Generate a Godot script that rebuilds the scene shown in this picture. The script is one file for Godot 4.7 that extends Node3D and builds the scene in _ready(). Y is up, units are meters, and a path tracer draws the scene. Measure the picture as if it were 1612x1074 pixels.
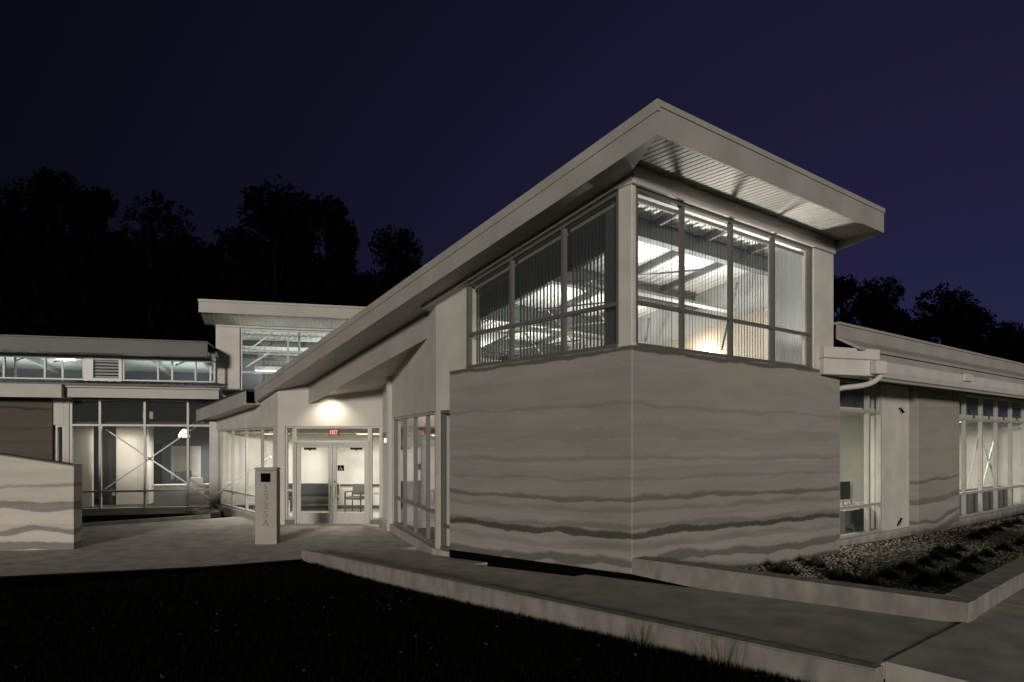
extends Node3D
# Axes: x runs along the front-right face of the corner pavilion, -z along its left face, y up, metres. The pavilion's corner stands at x = z = 0.

var rng := RandomNumberGenerator.new()
var taken := {}
var M := {}
const SLOPE := 0.18


# ---------------------------------------------------------------- helpers
func numbered(called: String) -> String:
	if not taken.has(called):
		taken[called] = 0
		return called
	taken[called] += 1
	return "%s_%03d" % [called, taken[called]]


func tag(o: Node, label: String, category: String, group := "") -> Node:
	o.set_meta("label", label)
	o.set_meta("category", category)
	if group != "":
		o.set_meta("group", group)
	return o


func thing(called: String, label: String, category: String, at := Transform3D(), group := "") -> Node3D:
	var o := Node3D.new()
	o.name = numbered(called)
	add_child(o)
	o.transform = at
	tag(o, label, category, group)
	return o


func copy_of(src: Node3D, at: Transform3D, label: String, group := "") -> Node3D:
	var o: Node3D = src.duplicate()
	o.name = numbered(String(src.name).rstrip("0123456789_"))
	add_child(o)
	o.transform = at
	o.set_meta("label", label)
	if group != "":
		o.set_meta("group", group)
	return o


func st() -> SurfaceTool:
	var s := SurfaceTool.new()
	s.begin(Mesh.PRIMITIVE_TRIANGLES)
	return s


func put(called: String, s: SurfaceTool, m: Material, parent: Node = null, at := Transform3D()) -> MeshInstance3D:
	var o := MeshInstance3D.new()
	o.mesh = s.commit()
	o.material_override = m
	o.transform = at
	if parent == null:
		o.name = numbered(called)
		add_child(o)
	else:
		o.name = called
		parent.add_child(o, true)
	return o


func struct(called: String, s: SurfaceTool, m: Material) -> MeshInstance3D:
	var o := put(called, s, m)
	o.set_meta("kind", "structure")
	return o


func tri(s: SurfaceTool, a: Vector3, b: Vector3, c: Vector3, n: Vector3, ua := Vector2.ZERO, ub := Vector2.ZERO, uc := Vector2.ZERO) -> void:
	if (b - a).cross(c - a).dot(n) < 0.0:
		var t := b
		b = c
		c = t
		var tu := ub
		ub = uc
		uc = tu
	s.set_normal(n)
	s.set_uv(ua)
	s.add_vertex(a)
	s.set_normal(n)
	s.set_uv(uc)
	s.add_vertex(c)
	s.set_normal(n)
	s.set_uv(ub)
	s.add_vertex(b)


func quad(s: SurfaceTool, a: Vector3, b: Vector3, c: Vector3, d: Vector3, out: Vector3, ua := Vector2.ZERO, ub := Vector2.ZERO, uc := Vector2.ZERO, ud := Vector2.ZERO) -> void:
	var n := (b - a).cross(c - a)
	if n.length() < 1e-12:
		n = (c - a).cross(d - a)
	n = n.normalized()
	if n.dot(out) < 0.0:
		n = -n
	tri(s, a, b, c, n, ua, ub, uc)
	tri(s, a, c, d, n, ua, uc, ud)


# a flat polygon pushed along ext
func prism(s: SurfaceTool, pts: Array, ext: Vector3) -> void:
	var n := Vector3.ZERO
	for i in pts.size():
		var p: Vector3 = pts[i]
		var q: Vector3 = pts[(i + 1) % pts.size()]
		n += p.cross(q)
	n = n.normalized()
	var ax := (pts[1] - pts[0] as Vector3).normalized()
	var ay := n.cross(ax)
	var flat := PackedVector2Array()
	for p in pts:
		flat.append(Vector2(ax.dot(p), ay.dot(p)))
	var ids := Geometry2D.triangulate_polygon(flat)
	var up := n if n.dot(ext) > 0.0 else -n
	for i in range(0, ids.size(), 3):
		tri(s, pts[ids[i]] + ext, pts[ids[i + 1]] + ext, pts[ids[i + 2]] + ext, up)
		tri(s, pts[ids[i]], pts[ids[i + 1]], pts[ids[i + 2]], -up)
	for i in pts.size():
		var p: Vector3 = pts[i]
		var q: Vector3 = pts[(i + 1) % pts.size()]
		quad(s, p, q, q + ext, p + ext, (q - p).cross(n))


func box(s: SurfaceTool, c: Vector3, size: Vector3, b := Basis(), ch := 0.0) -> void:
	var h := size / 2.0
	if ch <= 0.0:
		for k in 3:
			for sg in [-1.0, 1.0]:
				var n := Vector3.ZERO
				n[k] = sg
				var e := Vector3.ZERO
				e[(k + 1) % 3] = h[(k + 1) % 3]
				var f := Vector3.ZERO
				f[(k + 2) % 3] = h[(k + 2) % 3]
				var o := n * h[k]
				quad(s, c + b * (o - e - f), c + b * (o + e - f), c + b * (o + e + f), c + b * (o - e + f), b * n)
		return
	ch = minf(ch, minf(h.x, minf(h.y, h.z)) * 0.6)
	var r := h - Vector3.ONE * ch
	for k in 3:
		var k1 := (k + 1) % 3
		var k2 := (k + 2) % 3
		for sg in [-1.0, 1.0]:
			var n := Vector3.ZERO
			n[k] = sg
			var e := Vector3.ZERO
			e[k1] = r[k1]
			var f := Vector3.ZERO
			f[k2] = r[k2]
			var o := n * h[k]
			quad(s, c + b * (o - e - f), c + b * (o + e - f), c + b * (o + e + f), c + b * (o - e + f), b * n)
			for s2 in [-1.0, 1.0]:
				var m := Vector3.ZERO
				m[k1] = s2
				var g := Vector3.ZERO
				g[k2] = r[k2]
				var p := Vector3.ZERO
				p[k] = sg * h[k]
				p[k1] = s2 * r[k1]
				var q := Vector3.ZERO
				q[k] = sg * r[k]
				q[k1] = s2 * h[k1]
				quad(s, c + b * (p - g), c + b * (p + g), c + b * (q + g), c + b * (q - g), b * (n + m))
	for sx in [-1.0, 1.0]:
		for sy in [-1.0, 1.0]:
			for sz in [-1.0, 1.0]:
				var d := Vector3(sx, sy, sz)
				tri(s, c + b * (d * Vector3(h.x, r.y, r.z)), c + b * (d * Vector3(r.x, h.y, r.z)), c + b * (d * Vector3(r.x, r.y, h.z)), b * d.normalized())


func slab(s: SurfaceTool, x0: float, x1: float, y0: float, y1: float, z0: float, z1: float, ch := 0.0) -> void:
	box(s, Vector3(x0 + x1, y0 + y1, z0 + z1) / 2.0, Vector3(absf(x1 - x0), absf(y1 - y0), absf(z1 - z0)), Basis(), ch)


# a bar of rectangular section from a to b: w across, h upright
func bar(s: SurfaceTool, a: Vector3, b: Vector3, w: float, h: float, ch := 0.0) -> void:
	var d := (b - a).normalized()
	var side := d.cross(Vector3.UP)
	side = Vector3.RIGHT if side.length() < 0.01 else side.normalized()
	box(s, (a + b) / 2.0, Vector3(a.distance_to(b), h, w), Basis(d, side.cross(d), side), ch)


func tube(s: SurfaceTool, pts: Array, r: float, n := 10) -> void:
	var rings := []
	var side := Vector3.ZERO
	for i in pts.size():
		var d: Vector3 = ((pts[mini(i + 1, pts.size() - 1)] as Vector3) - pts[maxi(i - 1, 0)]).normalized()
		if i == 0:
			side = d.cross(Vector3.UP)
			if side.length() < 0.05:
				side = d.cross(Vector3.RIGHT)
		side = (side - d * side.dot(d)).normalized()
		var up := d.cross(side)
		var ring := []
		for k in n:
			var a := TAU * k / n
			ring.append(side * cos(a) + up * sin(a))
		rings.append(ring)
	for i in pts.size() - 1:
		for k in n:
			var k2 := (k + 1) % n
			var v := [[i, k], [i, k2], [i + 1, k2], [i + 1, k]]
			for t in [[0, 2, 1], [0, 3, 2]]:
				var p := []
				for j in t:
					p.append(pts[v[j][0]] + rings[v[j][0]][v[j][1]] * r)
				var out: Vector3 = rings[i][k]
				var order := [0, 1, 2] if ((p[1] - p[0]) as Vector3).cross(p[2] - p[0]).dot(out) < 0.0 else [0, 2, 1]
				for j in order:
					s.set_normal(rings[v[t[j]][0]][v[t[j]][1]])
					s.set_uv(Vector2.ZERO)
					s.add_vertex(p[j])
	for e in [0, pts.size() - 1]:
		var d: Vector3 = ((pts[0] as Vector3) - pts[1]).normalized() if e == 0 else ((pts[e] as Vector3) - pts[e - 1]).normalized()
		for k in range(1, n - 1):
			tri(s, pts[e] + rings[e][0] * r, pts[e] + rings[e][k] * r, pts[e] + rings[e][k + 1] * r, d)


# a lathed solid round the y axis: profile of (radius, height)
func lathe(s: SurfaceTool, at: Vector3, prof: Array, n := 14) -> void:
	for i in prof.size() - 1:
		var p: Vector2 = prof[i]
		var q: Vector2 = prof[i + 1]
		for k in n:
			var a := TAU * k / n
			var b := TAU * (k + 1) / n
			var da := Vector3(cos(a), 0, sin(a))
			var db := Vector3(cos(b), 0, sin(b))
			var out := (da + db) * (q.y - p.y) + Vector3.UP * (p.x - q.x) * 2.0
			if p.x < 1e-4:
				tri(s, at + Vector3(0, p.y, 0), at + da * q.x + Vector3(0, q.y, 0), at + db * q.x + Vector3(0, q.y, 0), out.normalized())
			elif q.x < 1e-4:
				tri(s, at + da * p.x + Vector3(0, p.y, 0), at + db * p.x + Vector3(0, p.y, 0), at + Vector3(0, q.y, 0), out.normalized())
			else:
				quad(s, at + da * p.x + Vector3(0, p.y, 0), at + db * p.x + Vector3(0, p.y, 0), at + db * q.x + Vector3(0, q.y, 0), at + da * q.x + Vector3(0, q.y, 0), out)


# frame whose x axis runs from p to q along a facade, z outwards
func facade(p: Vector3, q: Vector3) -> Transform3D:
	var d := (q - p).normalized()
	return Transform3D(Basis(d, Vector3.UP, d.cross(Vector3.UP)), p)


# ---------------------------------------------------------------- materials
func lin(r: float, g: float, b: float) -> Color:
	return Color(r, g, b).linear_to_srgb()


func noise_tex(freq: float, lo: float, seed_: int, octaves := 4, size := 256) -> NoiseTexture2D:
	var n := FastNoiseLite.new()
	n.seed = seed_
	n.frequency = freq
	n.fractal_octaves = octaves
	var t := NoiseTexture2D.new()
	t.width = size
	t.height = size
	t.seamless = true
	t.noise = n
	var g := Gradient.new()
	g.set_color(0, Color(lo, lo, lo))
	g.set_color(1, Color.WHITE)
	t.color_ramp = g
	return t


func mat(called: String, c: Color, rough := 0.6, tex: Texture2D = null, scale := 1.0, bump: Texture2D = null, bump_cm := 0.2, metal := 0.0) -> StandardMaterial3D:
	var m := StandardMaterial3D.new()
	m.resource_name = called
	m.albedo_color = c
	m.roughness = rough
	m.metallic = metal
	if tex:
		m.albedo_texture = tex
		m.uv1_triplanar = true
		m.uv1_world_triplanar = true
		m.uv1_scale = Vector3.ONE * scale
	if bump:
		m.heightmap_enabled = true
		m.heightmap_texture = bump
		m.heightmap_scale = bump_cm
	M[called] = m
	return m


func glow(called: String, c: Color, e: float) -> StandardMaterial3D:
	var m := StandardMaterial3D.new()
	m.resource_name = called
	m.albedo_color = Color(0.8, 0.8, 0.8)
	m.emission_enabled = true
	m.emission = c
	m.emission_energy_multiplier = e
	M[called] = m
	return m


# Rammed earth: strata of tamped soil, each layer with its own tone and an uneven line; bands are [positions (s, y), thickness, darkness, waviness]
func rammed(called: String, length: float, y0: float, y1: float, bands: Array, base: Array, dark: Array, w: int, h: int, seed_: int) -> StandardMaterial3D:
	var wob := FastNoiseLite.new()
	wob.seed = seed_
	wob.frequency = 0.55
	wob.fractal_octaves = 4
	var grain := FastNoiseLite.new()
	grain.seed = seed_ + 5
	grain.frequency = 0.9
	grain.fractal_octaves = 3
	var fine := FastNoiseLite.new()
	fine.seed = seed_ + 9
	fine.frequency = 9.0
	fine.fractal_octaves = 2
	var img := PackedByteArray()
	img.resize(w * h * 3)
	var hi := PackedByteArray()
	hi.resize(w * h)
	var lifts := []
	var r2 := RandomNumberGenerator.new()
	r2.seed = seed_
	for k in 64:
		lifts.append(r2.randf_range(-1.0, 1.0))
	for i in w:
		var s := length * (i + 0.5) / w
		var mids := []
		var thick := []
		for bi in bands.size():
			var b: Array = bands[bi]
			var c: Array = b[0]
			var y: float = c[c.size() - 1][1]
			for k in c.size() - 1:
				if s <= c[k + 1][0]:
					var t := clampf((s - c[k][0]) / (c[k + 1][0] - c[k][0]), 0.0, 1.0)
					y = lerpf(c[k][1], c[k + 1][1], t * t * (3.0 - 2.0 * t))
					break
			mids.append(y + b[3] * wob.get_noise_2d(s * 1.3, 17.0 * bi))
			thick.append(b[1] * (1.0 + 0.45 * wob.get_noise_2d(s * 1.7, 100.0 + 13.0 * bi)))
		for j in h:
			var y := y1 - (y1 - y0) * (j + 0.5) / h
			var d := 0.0
			var edge := fine.get_noise_2d(s * 2.0, y * 2.0)
			for bi in bands.size():
				var o: float = absf(y + edge * 0.008 - mids[bi]) - thick[bi] / 2.0
				if o < 0.03:
					# the lower edge of a layer is crisp, the upper one fades
					var soft := 0.018 if y < mids[bi] else 0.045
					d = maxf(d, bands[bi][2] * clampf(-o / soft, 0.0, 1.0))
			var ly := y + 0.05 * wob.get_noise_2d(s * 0.8, floorf(y * 2.2) * 3.0) + 0.03
			var lift: float = lifts[int(ly / 0.19 + 20.0) % 64]
			var streak := grain.get_noise_2d(s * 0.6, y * 5.0)
			var g := 1.0 + 0.07 * lift + 0.10 * wob.get_noise_2d(s * 0.35, y * 0.35 + 50.0) + 0.10 * streak + 0.06 * edge + r2.randf_range(-0.07, 0.07)
			for k in 3:
				var v: float = lerpf(base[k], dark[k], d) * g
				img[(j * w + i) * 3 + k] = clampi(int(255.0 * (1.055 * pow(maxf(v, 0.0), 1.0 / 2.4) - 0.055)), 0, 255)
			hi[j * w + i] = clampi(int(150 + 60 * edge + 40 * streak - 30 * d), 0, 255)
	var m := StandardMaterial3D.new()
	m.resource_name = called
	m.albedo_texture = ImageTexture.create_from_image(Image.create_from_data(w, h, false, Image.FORMAT_RGB8, img))
	m.heightmap_enabled = true
	m.heightmap_texture = ImageTexture.create_from_image(Image.create_from_data(w, h, false, Image.FORMAT_L8, hi))
	m.heightmap_scale = 0.5
	m.roughness = 0.95
	m.texture_repeat = false
	M[called] = m
	return m


# a window in the frame at: xs are the uprights, ys the rails (the first the sill, the last the head at xs[0]); lean tilts the head
func window(parent: Node3D, at: Transform3D, xs: Array, ys: Array, lean := 0.0, fw := 0.06, fd := 0.12, m: Material = null, g: Material = null, called := "window") -> MeshInstance3D:
	m = m if m else M.frame
	g = g if g else M.glass
	var n: int = xs.size()
	var top := func(x: float) -> float: return ys[ys.size() - 1] + lean * (x - xs[0])
	var s := st()
	var x0: float = xs[0]
	var x1: float = xs[n - 1]
	var y0: float = ys[0]
	var ch := 0.008
	for e in [[x0, x0 + fw], [x1 - fw, x1]]:
		prism(s, [Vector3(e[0], y0 + fw, -fd / 2), Vector3(e[1], y0 + fw, -fd / 2), Vector3(e[1], top.call(e[1]) - fw, -fd / 2), Vector3(e[0], top.call(e[0]) - fw, -fd / 2)], Vector3(0, 0, fd))
	box(s, Vector3((x0 + x1) / 2, y0 + fw / 2, 0.004), Vector3(x1 - x0, fw, fd + 0.03), Basis(), ch)
	prism(s, [Vector3(x0, top.call(x0) - fw, -fd / 2 - 0.004), Vector3(x1, top.call(x1) - fw, -fd / 2 - 0.004), Vector3(x1, top.call(x1), -fd / 2 - 0.004), Vector3(x0, top.call(x0), -fd / 2 - 0.004)], Vector3(0, 0, fd + 0.008))
	var o := put(called, s, m, parent, at)
	for k in range(1, n - 1):
		s = st()
		var x: float = xs[k]
		prism(s, [Vector3(x - fw / 2, y0 + fw, -fd / 2), Vector3(x + fw / 2, y0 + fw, -fd / 2), Vector3(x + fw / 2, top.call(x + fw / 2) - fw, -fd / 2), Vector3(x - fw / 2, top.call(x - fw / 2) - fw, -fd / 2)], Vector3(0, 0, fd))
		put("mullion", s, m, o)
	for r in range(1, ys.size() - 1):
		for k in n - 1:
			s = st()
			var a: float = xs[k] + (fw if k == 0 else fw / 2)
			var b: float = xs[k + 1] - (fw if k == n - 2 else fw / 2)
			slab(s, a, b, ys[r] - fw / 2, ys[r] + fw / 2, -fd / 2 + 0.004, fd / 2 - 0.004)
			put("rail", s, m, o)
	for k in n - 1:
		for r in ys.size() - 1:
			s = st()
			var a: float = xs[k] + (fw if k == 0 else fw / 2)
			var b: float = xs[k + 1] - (fw if k == n - 2 else fw / 2)
			var lo: float = ys[r] + (fw if r == 0 else fw / 2)
			var last: bool = r == ys.size() - 2
			var ha: float = top.call(a) - fw if last else ys[r + 1] - fw / 2
			var hb: float = top.call(b) - fw if last else ys[r + 1] - fw / 2
			quad(s, Vector3(a, lo, 0), Vector3(b, lo, 0), Vector3(b, hb, 0), Vector3(a, ha, 0), Vector3(0, 0, 1))
			put("pane", s, g, o)
	return o


# a piece of wall in a facade frame: x0..x1, its foot and its head at either end, thickness inwards
func wall(s: SurfaceTool, x0: float, x1: float, yb: float, yt0: float, yt1: float, th := 0.2, z := 0.0) -> void:
	prism(s, [Vector3(x0, yb, z - th), Vector3(x1, yb, z - th), Vector3(x1, yt1, z - th), Vector3(x0, yt0, z - th)], Vector3(0, 0, th))


func area(called: String, at: Vector3, towards: Vector3, size: Vector2, e: float, c := Color(1, 0.97, 0.9), parent: Node = null) -> void:
	var l := AreaLight3D.new()
	l.area_size = size
	l.light_energy = e
	l.light_color = c
	l.shadow_enabled = true
	l.set("area_range", 30.0)
	var d := towards.normalized()
	var up := Vector3.UP if absf(d.y) < 0.9 else Vector3(0, 0, 1)
	var right := up.cross(-d).normalized()
	l.transform = Transform3D(Basis(right, (-d).cross(right), -d), at)
	l.name = called
	(parent if parent else self).add_child(l, true)


func omni(called: String, at: Vector3, e: float, c := Color(1, 0.95, 0.85), size := 0.05, parent: Node = null) -> void:
	var l := OmniLight3D.new()
	l.light_energy = e
	l.light_color = c
	l.light_size = size
	l.omni_range = 30.0
	l.omni_attenuation = 2.0
	l.shadow_enabled = true
	l.position = at
	l.name = called
	(parent if parent else self).add_child(l, true)


# ---------------------------------------------------------------- the scene
func _ready() -> void:
	rng.seed = 20
	camera_and_light()
	materials()
	ground()
	pavilion()
	entry_hall()
	left_wing()
	tower()
	right_wing()
	outdoors()
	trees()


func camera_and_light() -> void:
	var cam := Camera3D.new()
	cam.name = "camera"
	cam.position = Vector3(-6.975, 2.23, 6.103)
	cam.rotation_degrees = Vector3(0, -38.9, 0)
	cam.projection = Camera3D.PROJECTION_FRUSTUM
	cam.near = 0.05
	cam.far = 900.0
	cam.size = 0.05 * 1074.0 / 1082.0
	cam.frustum_offset = Vector2(0, 0.05 * 157.0 / 1082.0)
	add_child(cam)
	cam.current = true

	# a night sky: the last of the dusk lingers to the right
	var w := 512
	var h := 256
	var img := Image.create_empty(w, h, false, Image.FORMAT_RGBF)
	var glow_at := Vector3(0.96, 0, -0.28).normalized()
	for j in h:
		var el := PI / 2 - PI * (j + 0.5) / h
		for i in w:
			var az := TAU * (i + 0.5) / w  # column 0 looks along -z, columns turn to +x
			var d := Vector3(sin(az) * cos(el), sin(el), -cos(az) * cos(el))
			var t := clampf(0.5 + 0.5 * d.dot(glow_at), 0.0, 1.0)
			t = pow(t, 5.0)
			var low := exp(-maxf(d.y, 0.0) * 1.6)
			var k := 0.012 + t * (0.36 + 0.92 * low)
			img.set_pixel(i, j, Color(0.0018 + 0.0142 * k, 0.0018 + 0.0142 * k, 0.0028 + 0.050 * k))
	var pan := PanoramaSkyMaterial.new()
	pan.panorama = ImageTexture.create_from_image(img)
	var sky := Sky.new()
	sky.sky_material = pan
	var env := Environment.new()
	env.background_mode = Environment.BG_SKY
	env.sky = sky
	env.tonemap_mode = Environment.TONE_MAPPER_LINEAR
	env.tonemap_exposure = 1.0
	env.sdfgi_enabled = true
	env.ssao_enabled = true
	env.ssil_enabled = true
	var we := WorldEnvironment.new()
	we.name = "world"
	we.environment = env
	add_child(we)

	# low light of the street behind the camera, as one far source
	var sun := DirectionalLight3D.new()
	sun.name = "street_light_glow"
	sun.light_energy = 0.6
	sun.light_color = Color(1.0, 0.965, 0.918)
	sun.light_angular_distance = 6.0
	sun.shadow_enabled = true
	sun.sky_mode = DirectionalLight3D.SKY_MODE_LIGHT_ONLY
	var towards := -Vector3(-0.681, 0.152, 0.732).normalized()
	sun.basis = Basis.looking_at(towards)
	add_child(sun)


func materials() -> void:
	var soft := noise_tex(0.012, 0.90, 3)
	var mottle := noise_tex(0.02, 0.80, 4, 5, 512)
	var speck := noise_tex(0.12, 0.55, 5, 3)
	mat("white", lin(0.64, 0.615, 0.575), 0.75, soft, 0.35)
	mat("stucco", lin(0.60, 0.575, 0.525), 0.9, soft, 0.3, speck, 0.15)
	mat("fascia", lin(0.42, 0.40, 0.365), 0.5, soft, 0.25)
	mat("soffit", lin(0.50, 0.48, 0.43), 0.6, soft, 0.3)
	mat("frame", lin(0.45, 0.44, 0.41), 0.4, soft, 0.5)
	mat("grey_frame", lin(0.125, 0.122, 0.112), 0.45)
	mat("post_concrete", lin(0.40, 0.375, 0.335), 0.85, soft, 0.6)
	mat("shaded_fascia", lin(0.13, 0.122, 0.11), 0.6, soft, 0.3)  # fascia colour darkened for the weak light reaching the upper eave
	mat("dark_frame", lin(0.16, 0.155, 0.145), 0.4)
	mat("bronze", lin(0.10, 0.095, 0.088), 0.4)
	mat("concrete", lin(0.50, 0.475, 0.425), 0.9, noise_tex(0.016, 0.76, 14, 6, 512), 0.22, speck, 0.2)
	mat("curb", lin(0.34, 0.318, 0.28), 0.9, noise_tex(0.022, 0.74, 24, 5, 512), 0.2, speck, 0.3).uv1_scale = Vector3(0.33, 0.16, 0.33)
	mat("asphalt", lin(0.012, 0.012, 0.011), 0.95, speck, 0.6)
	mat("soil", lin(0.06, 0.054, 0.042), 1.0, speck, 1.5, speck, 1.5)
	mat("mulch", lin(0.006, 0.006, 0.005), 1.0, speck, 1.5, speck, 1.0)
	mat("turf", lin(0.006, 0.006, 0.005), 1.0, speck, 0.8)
	mat("roof_metal", lin(0.03, 0.03, 0.032), 0.5)
	mat("deck", lin(0.74, 0.75, 0.74), 0.5)
	mat("steel", lin(0.09, 0.095, 0.10), 0.5)
	mat("pale_steel", lin(0.45, 0.46, 0.46), 0.4)
	mat("chrome", lin(0.75, 0.75, 0.74), 0.3, null, 1.0, null, 0.2, 0.3)
	mat("paint_grey", lin(0.52, 0.53, 0.52), 0.8)
	mat("paint_beige", lin(0.62, 0.56, 0.48), 0.8)
	mat("paint_cream", lin(0.74, 0.725, 0.66), 0.8, soft, 0.3)
	mat("paint_green", lin(0.74, 0.735, 0.67), 0.8, soft, 0.3)
	mat("paint_violet", lin(0.21, 0.21, 0.25), 0.8, soft, 0.3)
	mat("paint_dark", lin(0.05, 0.05, 0.055), 0.8)
	mat("ceiling_tile", lin(0.60, 0.58, 0.46), 0.9)
	mat("floor_gloss", lin(0.62, 0.58, 0.50), 0.12, soft, 0.4)
	mat("carpet", lin(0.08, 0.075, 0.07), 1.0, speck, 2.0)
	mat("upholstery", lin(0.035, 0.035, 0.042), 0.8, speck, 3.0)
	mat("seat_cloth", lin(0.16, 0.15, 0.14), 0.9, speck, 3.0)
	mat("dark_wood", lin(0.04, 0.028, 0.02), 0.45)
	mat("brown_board", lin(0.20, 0.12, 0.075), 0.8)
	mat("black", lin(0.004, 0.004, 0.004), 0.9)
	mat("plastic", lin(0.62, 0.61, 0.58), 0.4)
	mat("stone", lin(0.16, 0.15, 0.13), 0.9, mottle, 2.0)
	mat("pebble", lin(0.46, 0.43, 0.37), 0.9).vertex_color_use_as_albedo = true
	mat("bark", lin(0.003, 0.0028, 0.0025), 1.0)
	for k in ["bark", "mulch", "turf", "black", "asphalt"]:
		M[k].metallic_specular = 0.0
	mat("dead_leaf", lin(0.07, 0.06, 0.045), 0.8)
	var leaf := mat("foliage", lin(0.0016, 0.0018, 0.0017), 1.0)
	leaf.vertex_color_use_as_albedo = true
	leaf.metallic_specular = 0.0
	var shrub := mat("shrub_leaf", lin(0.05, 0.068, 0.035), 0.9)
	shrub.vertex_color_use_as_albedo = true
	mat("dry_grass", lin(0.09, 0.075, 0.045), 1.0)
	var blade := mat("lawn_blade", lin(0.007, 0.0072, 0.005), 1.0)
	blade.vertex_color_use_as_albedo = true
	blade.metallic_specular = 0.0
	shrub.metallic_specular = 0.1
	var pale := mat("lit_slat", lin(0.30, 0.32, 0.305), 0.6)  # same blind slats, with room light shining through put into the colour
	pale.backlight_enabled = true
	pale.backlight = Color(0.35, 0.36, 0.35)
	var slat := mat("blind_slat", lin(0.032, 0.033, 0.031), 0.6)
	slat.metallic_specular = 0.1
	slat.backlight_enabled = true
	slat.backlight = Color(0.12, 0.12, 0.12)
	for g in [["glass", Color(0.85, 0.9, 0.88, 0.05)], ["spandrel", Color(0.02, 0.025, 0.04, 0.82)]]:
		var m := mat(g[0], g[1], 0.02)
		m.transparency = BaseMaterial3D.TRANSPARENCY_ALPHA
	var shade := mat("lamp_shade", lin(0.8, 0.8, 0.78), 0.5)
	shade.backlight_enabled = true
	shade.backlight = Color(0.8, 0.8, 0.78)
	glow("tube_glow", Color(0.95, 1.0, 0.98), 1.6)
	glow("bulb_glow", Color(1.0, 0.96, 0.88), 3.0)
	glow("panel_glow", Color(1.0, 0.97, 0.86), 1.1)
	glow("exit_red", Color(1.0, 0.52, 0.50), 0.95)
	glow("exit_face", Color(0.45, 0.04, 0.05), 0.5).albedo_color = lin(0.12, 0.03, 0.03)


func ramp_y(v: float) -> float:
	var k := [[-3.95, 0.61], [0.0, 0.40], [4.35, 0.09], [6.4, 0.0]]
	for i in 3:
		if v <= k[i + 1][0]:
			return lerpf(k[i][1], k[i + 1][1], clampf((v - k[i][0]) / (k[i + 1][0] - k[i][0]), 0.0, 1.0))
	return 0.0


func curb_y(v: float) -> float:
	return 0.452 - 0.0423 * v


# height of the lawn: it falls from the street towards the plaza, with a swale beside the kerb
func lawn_y(x: float, z: float) -> float:
	var v := -z
	var d := Vector2(x + 3.67, v - 6.44)
	var w := d.dot(Vector2(-0.339, -0.941))
	var t := smoothstep(0.0, 11.0, w)
	var y := lerpf(-0.012, 0.62, t)
	var off := maxf(0.0, -1.94 - x)
	return y - 0.24 * t * exp(-off / 1.4)


func soil_y(x: float, z: float) -> float:
	return maxf(0.02, 0.3 - 0.03 * x) + 0.1 * clampf(z / 3.6, 0.0, 1.0)


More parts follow.
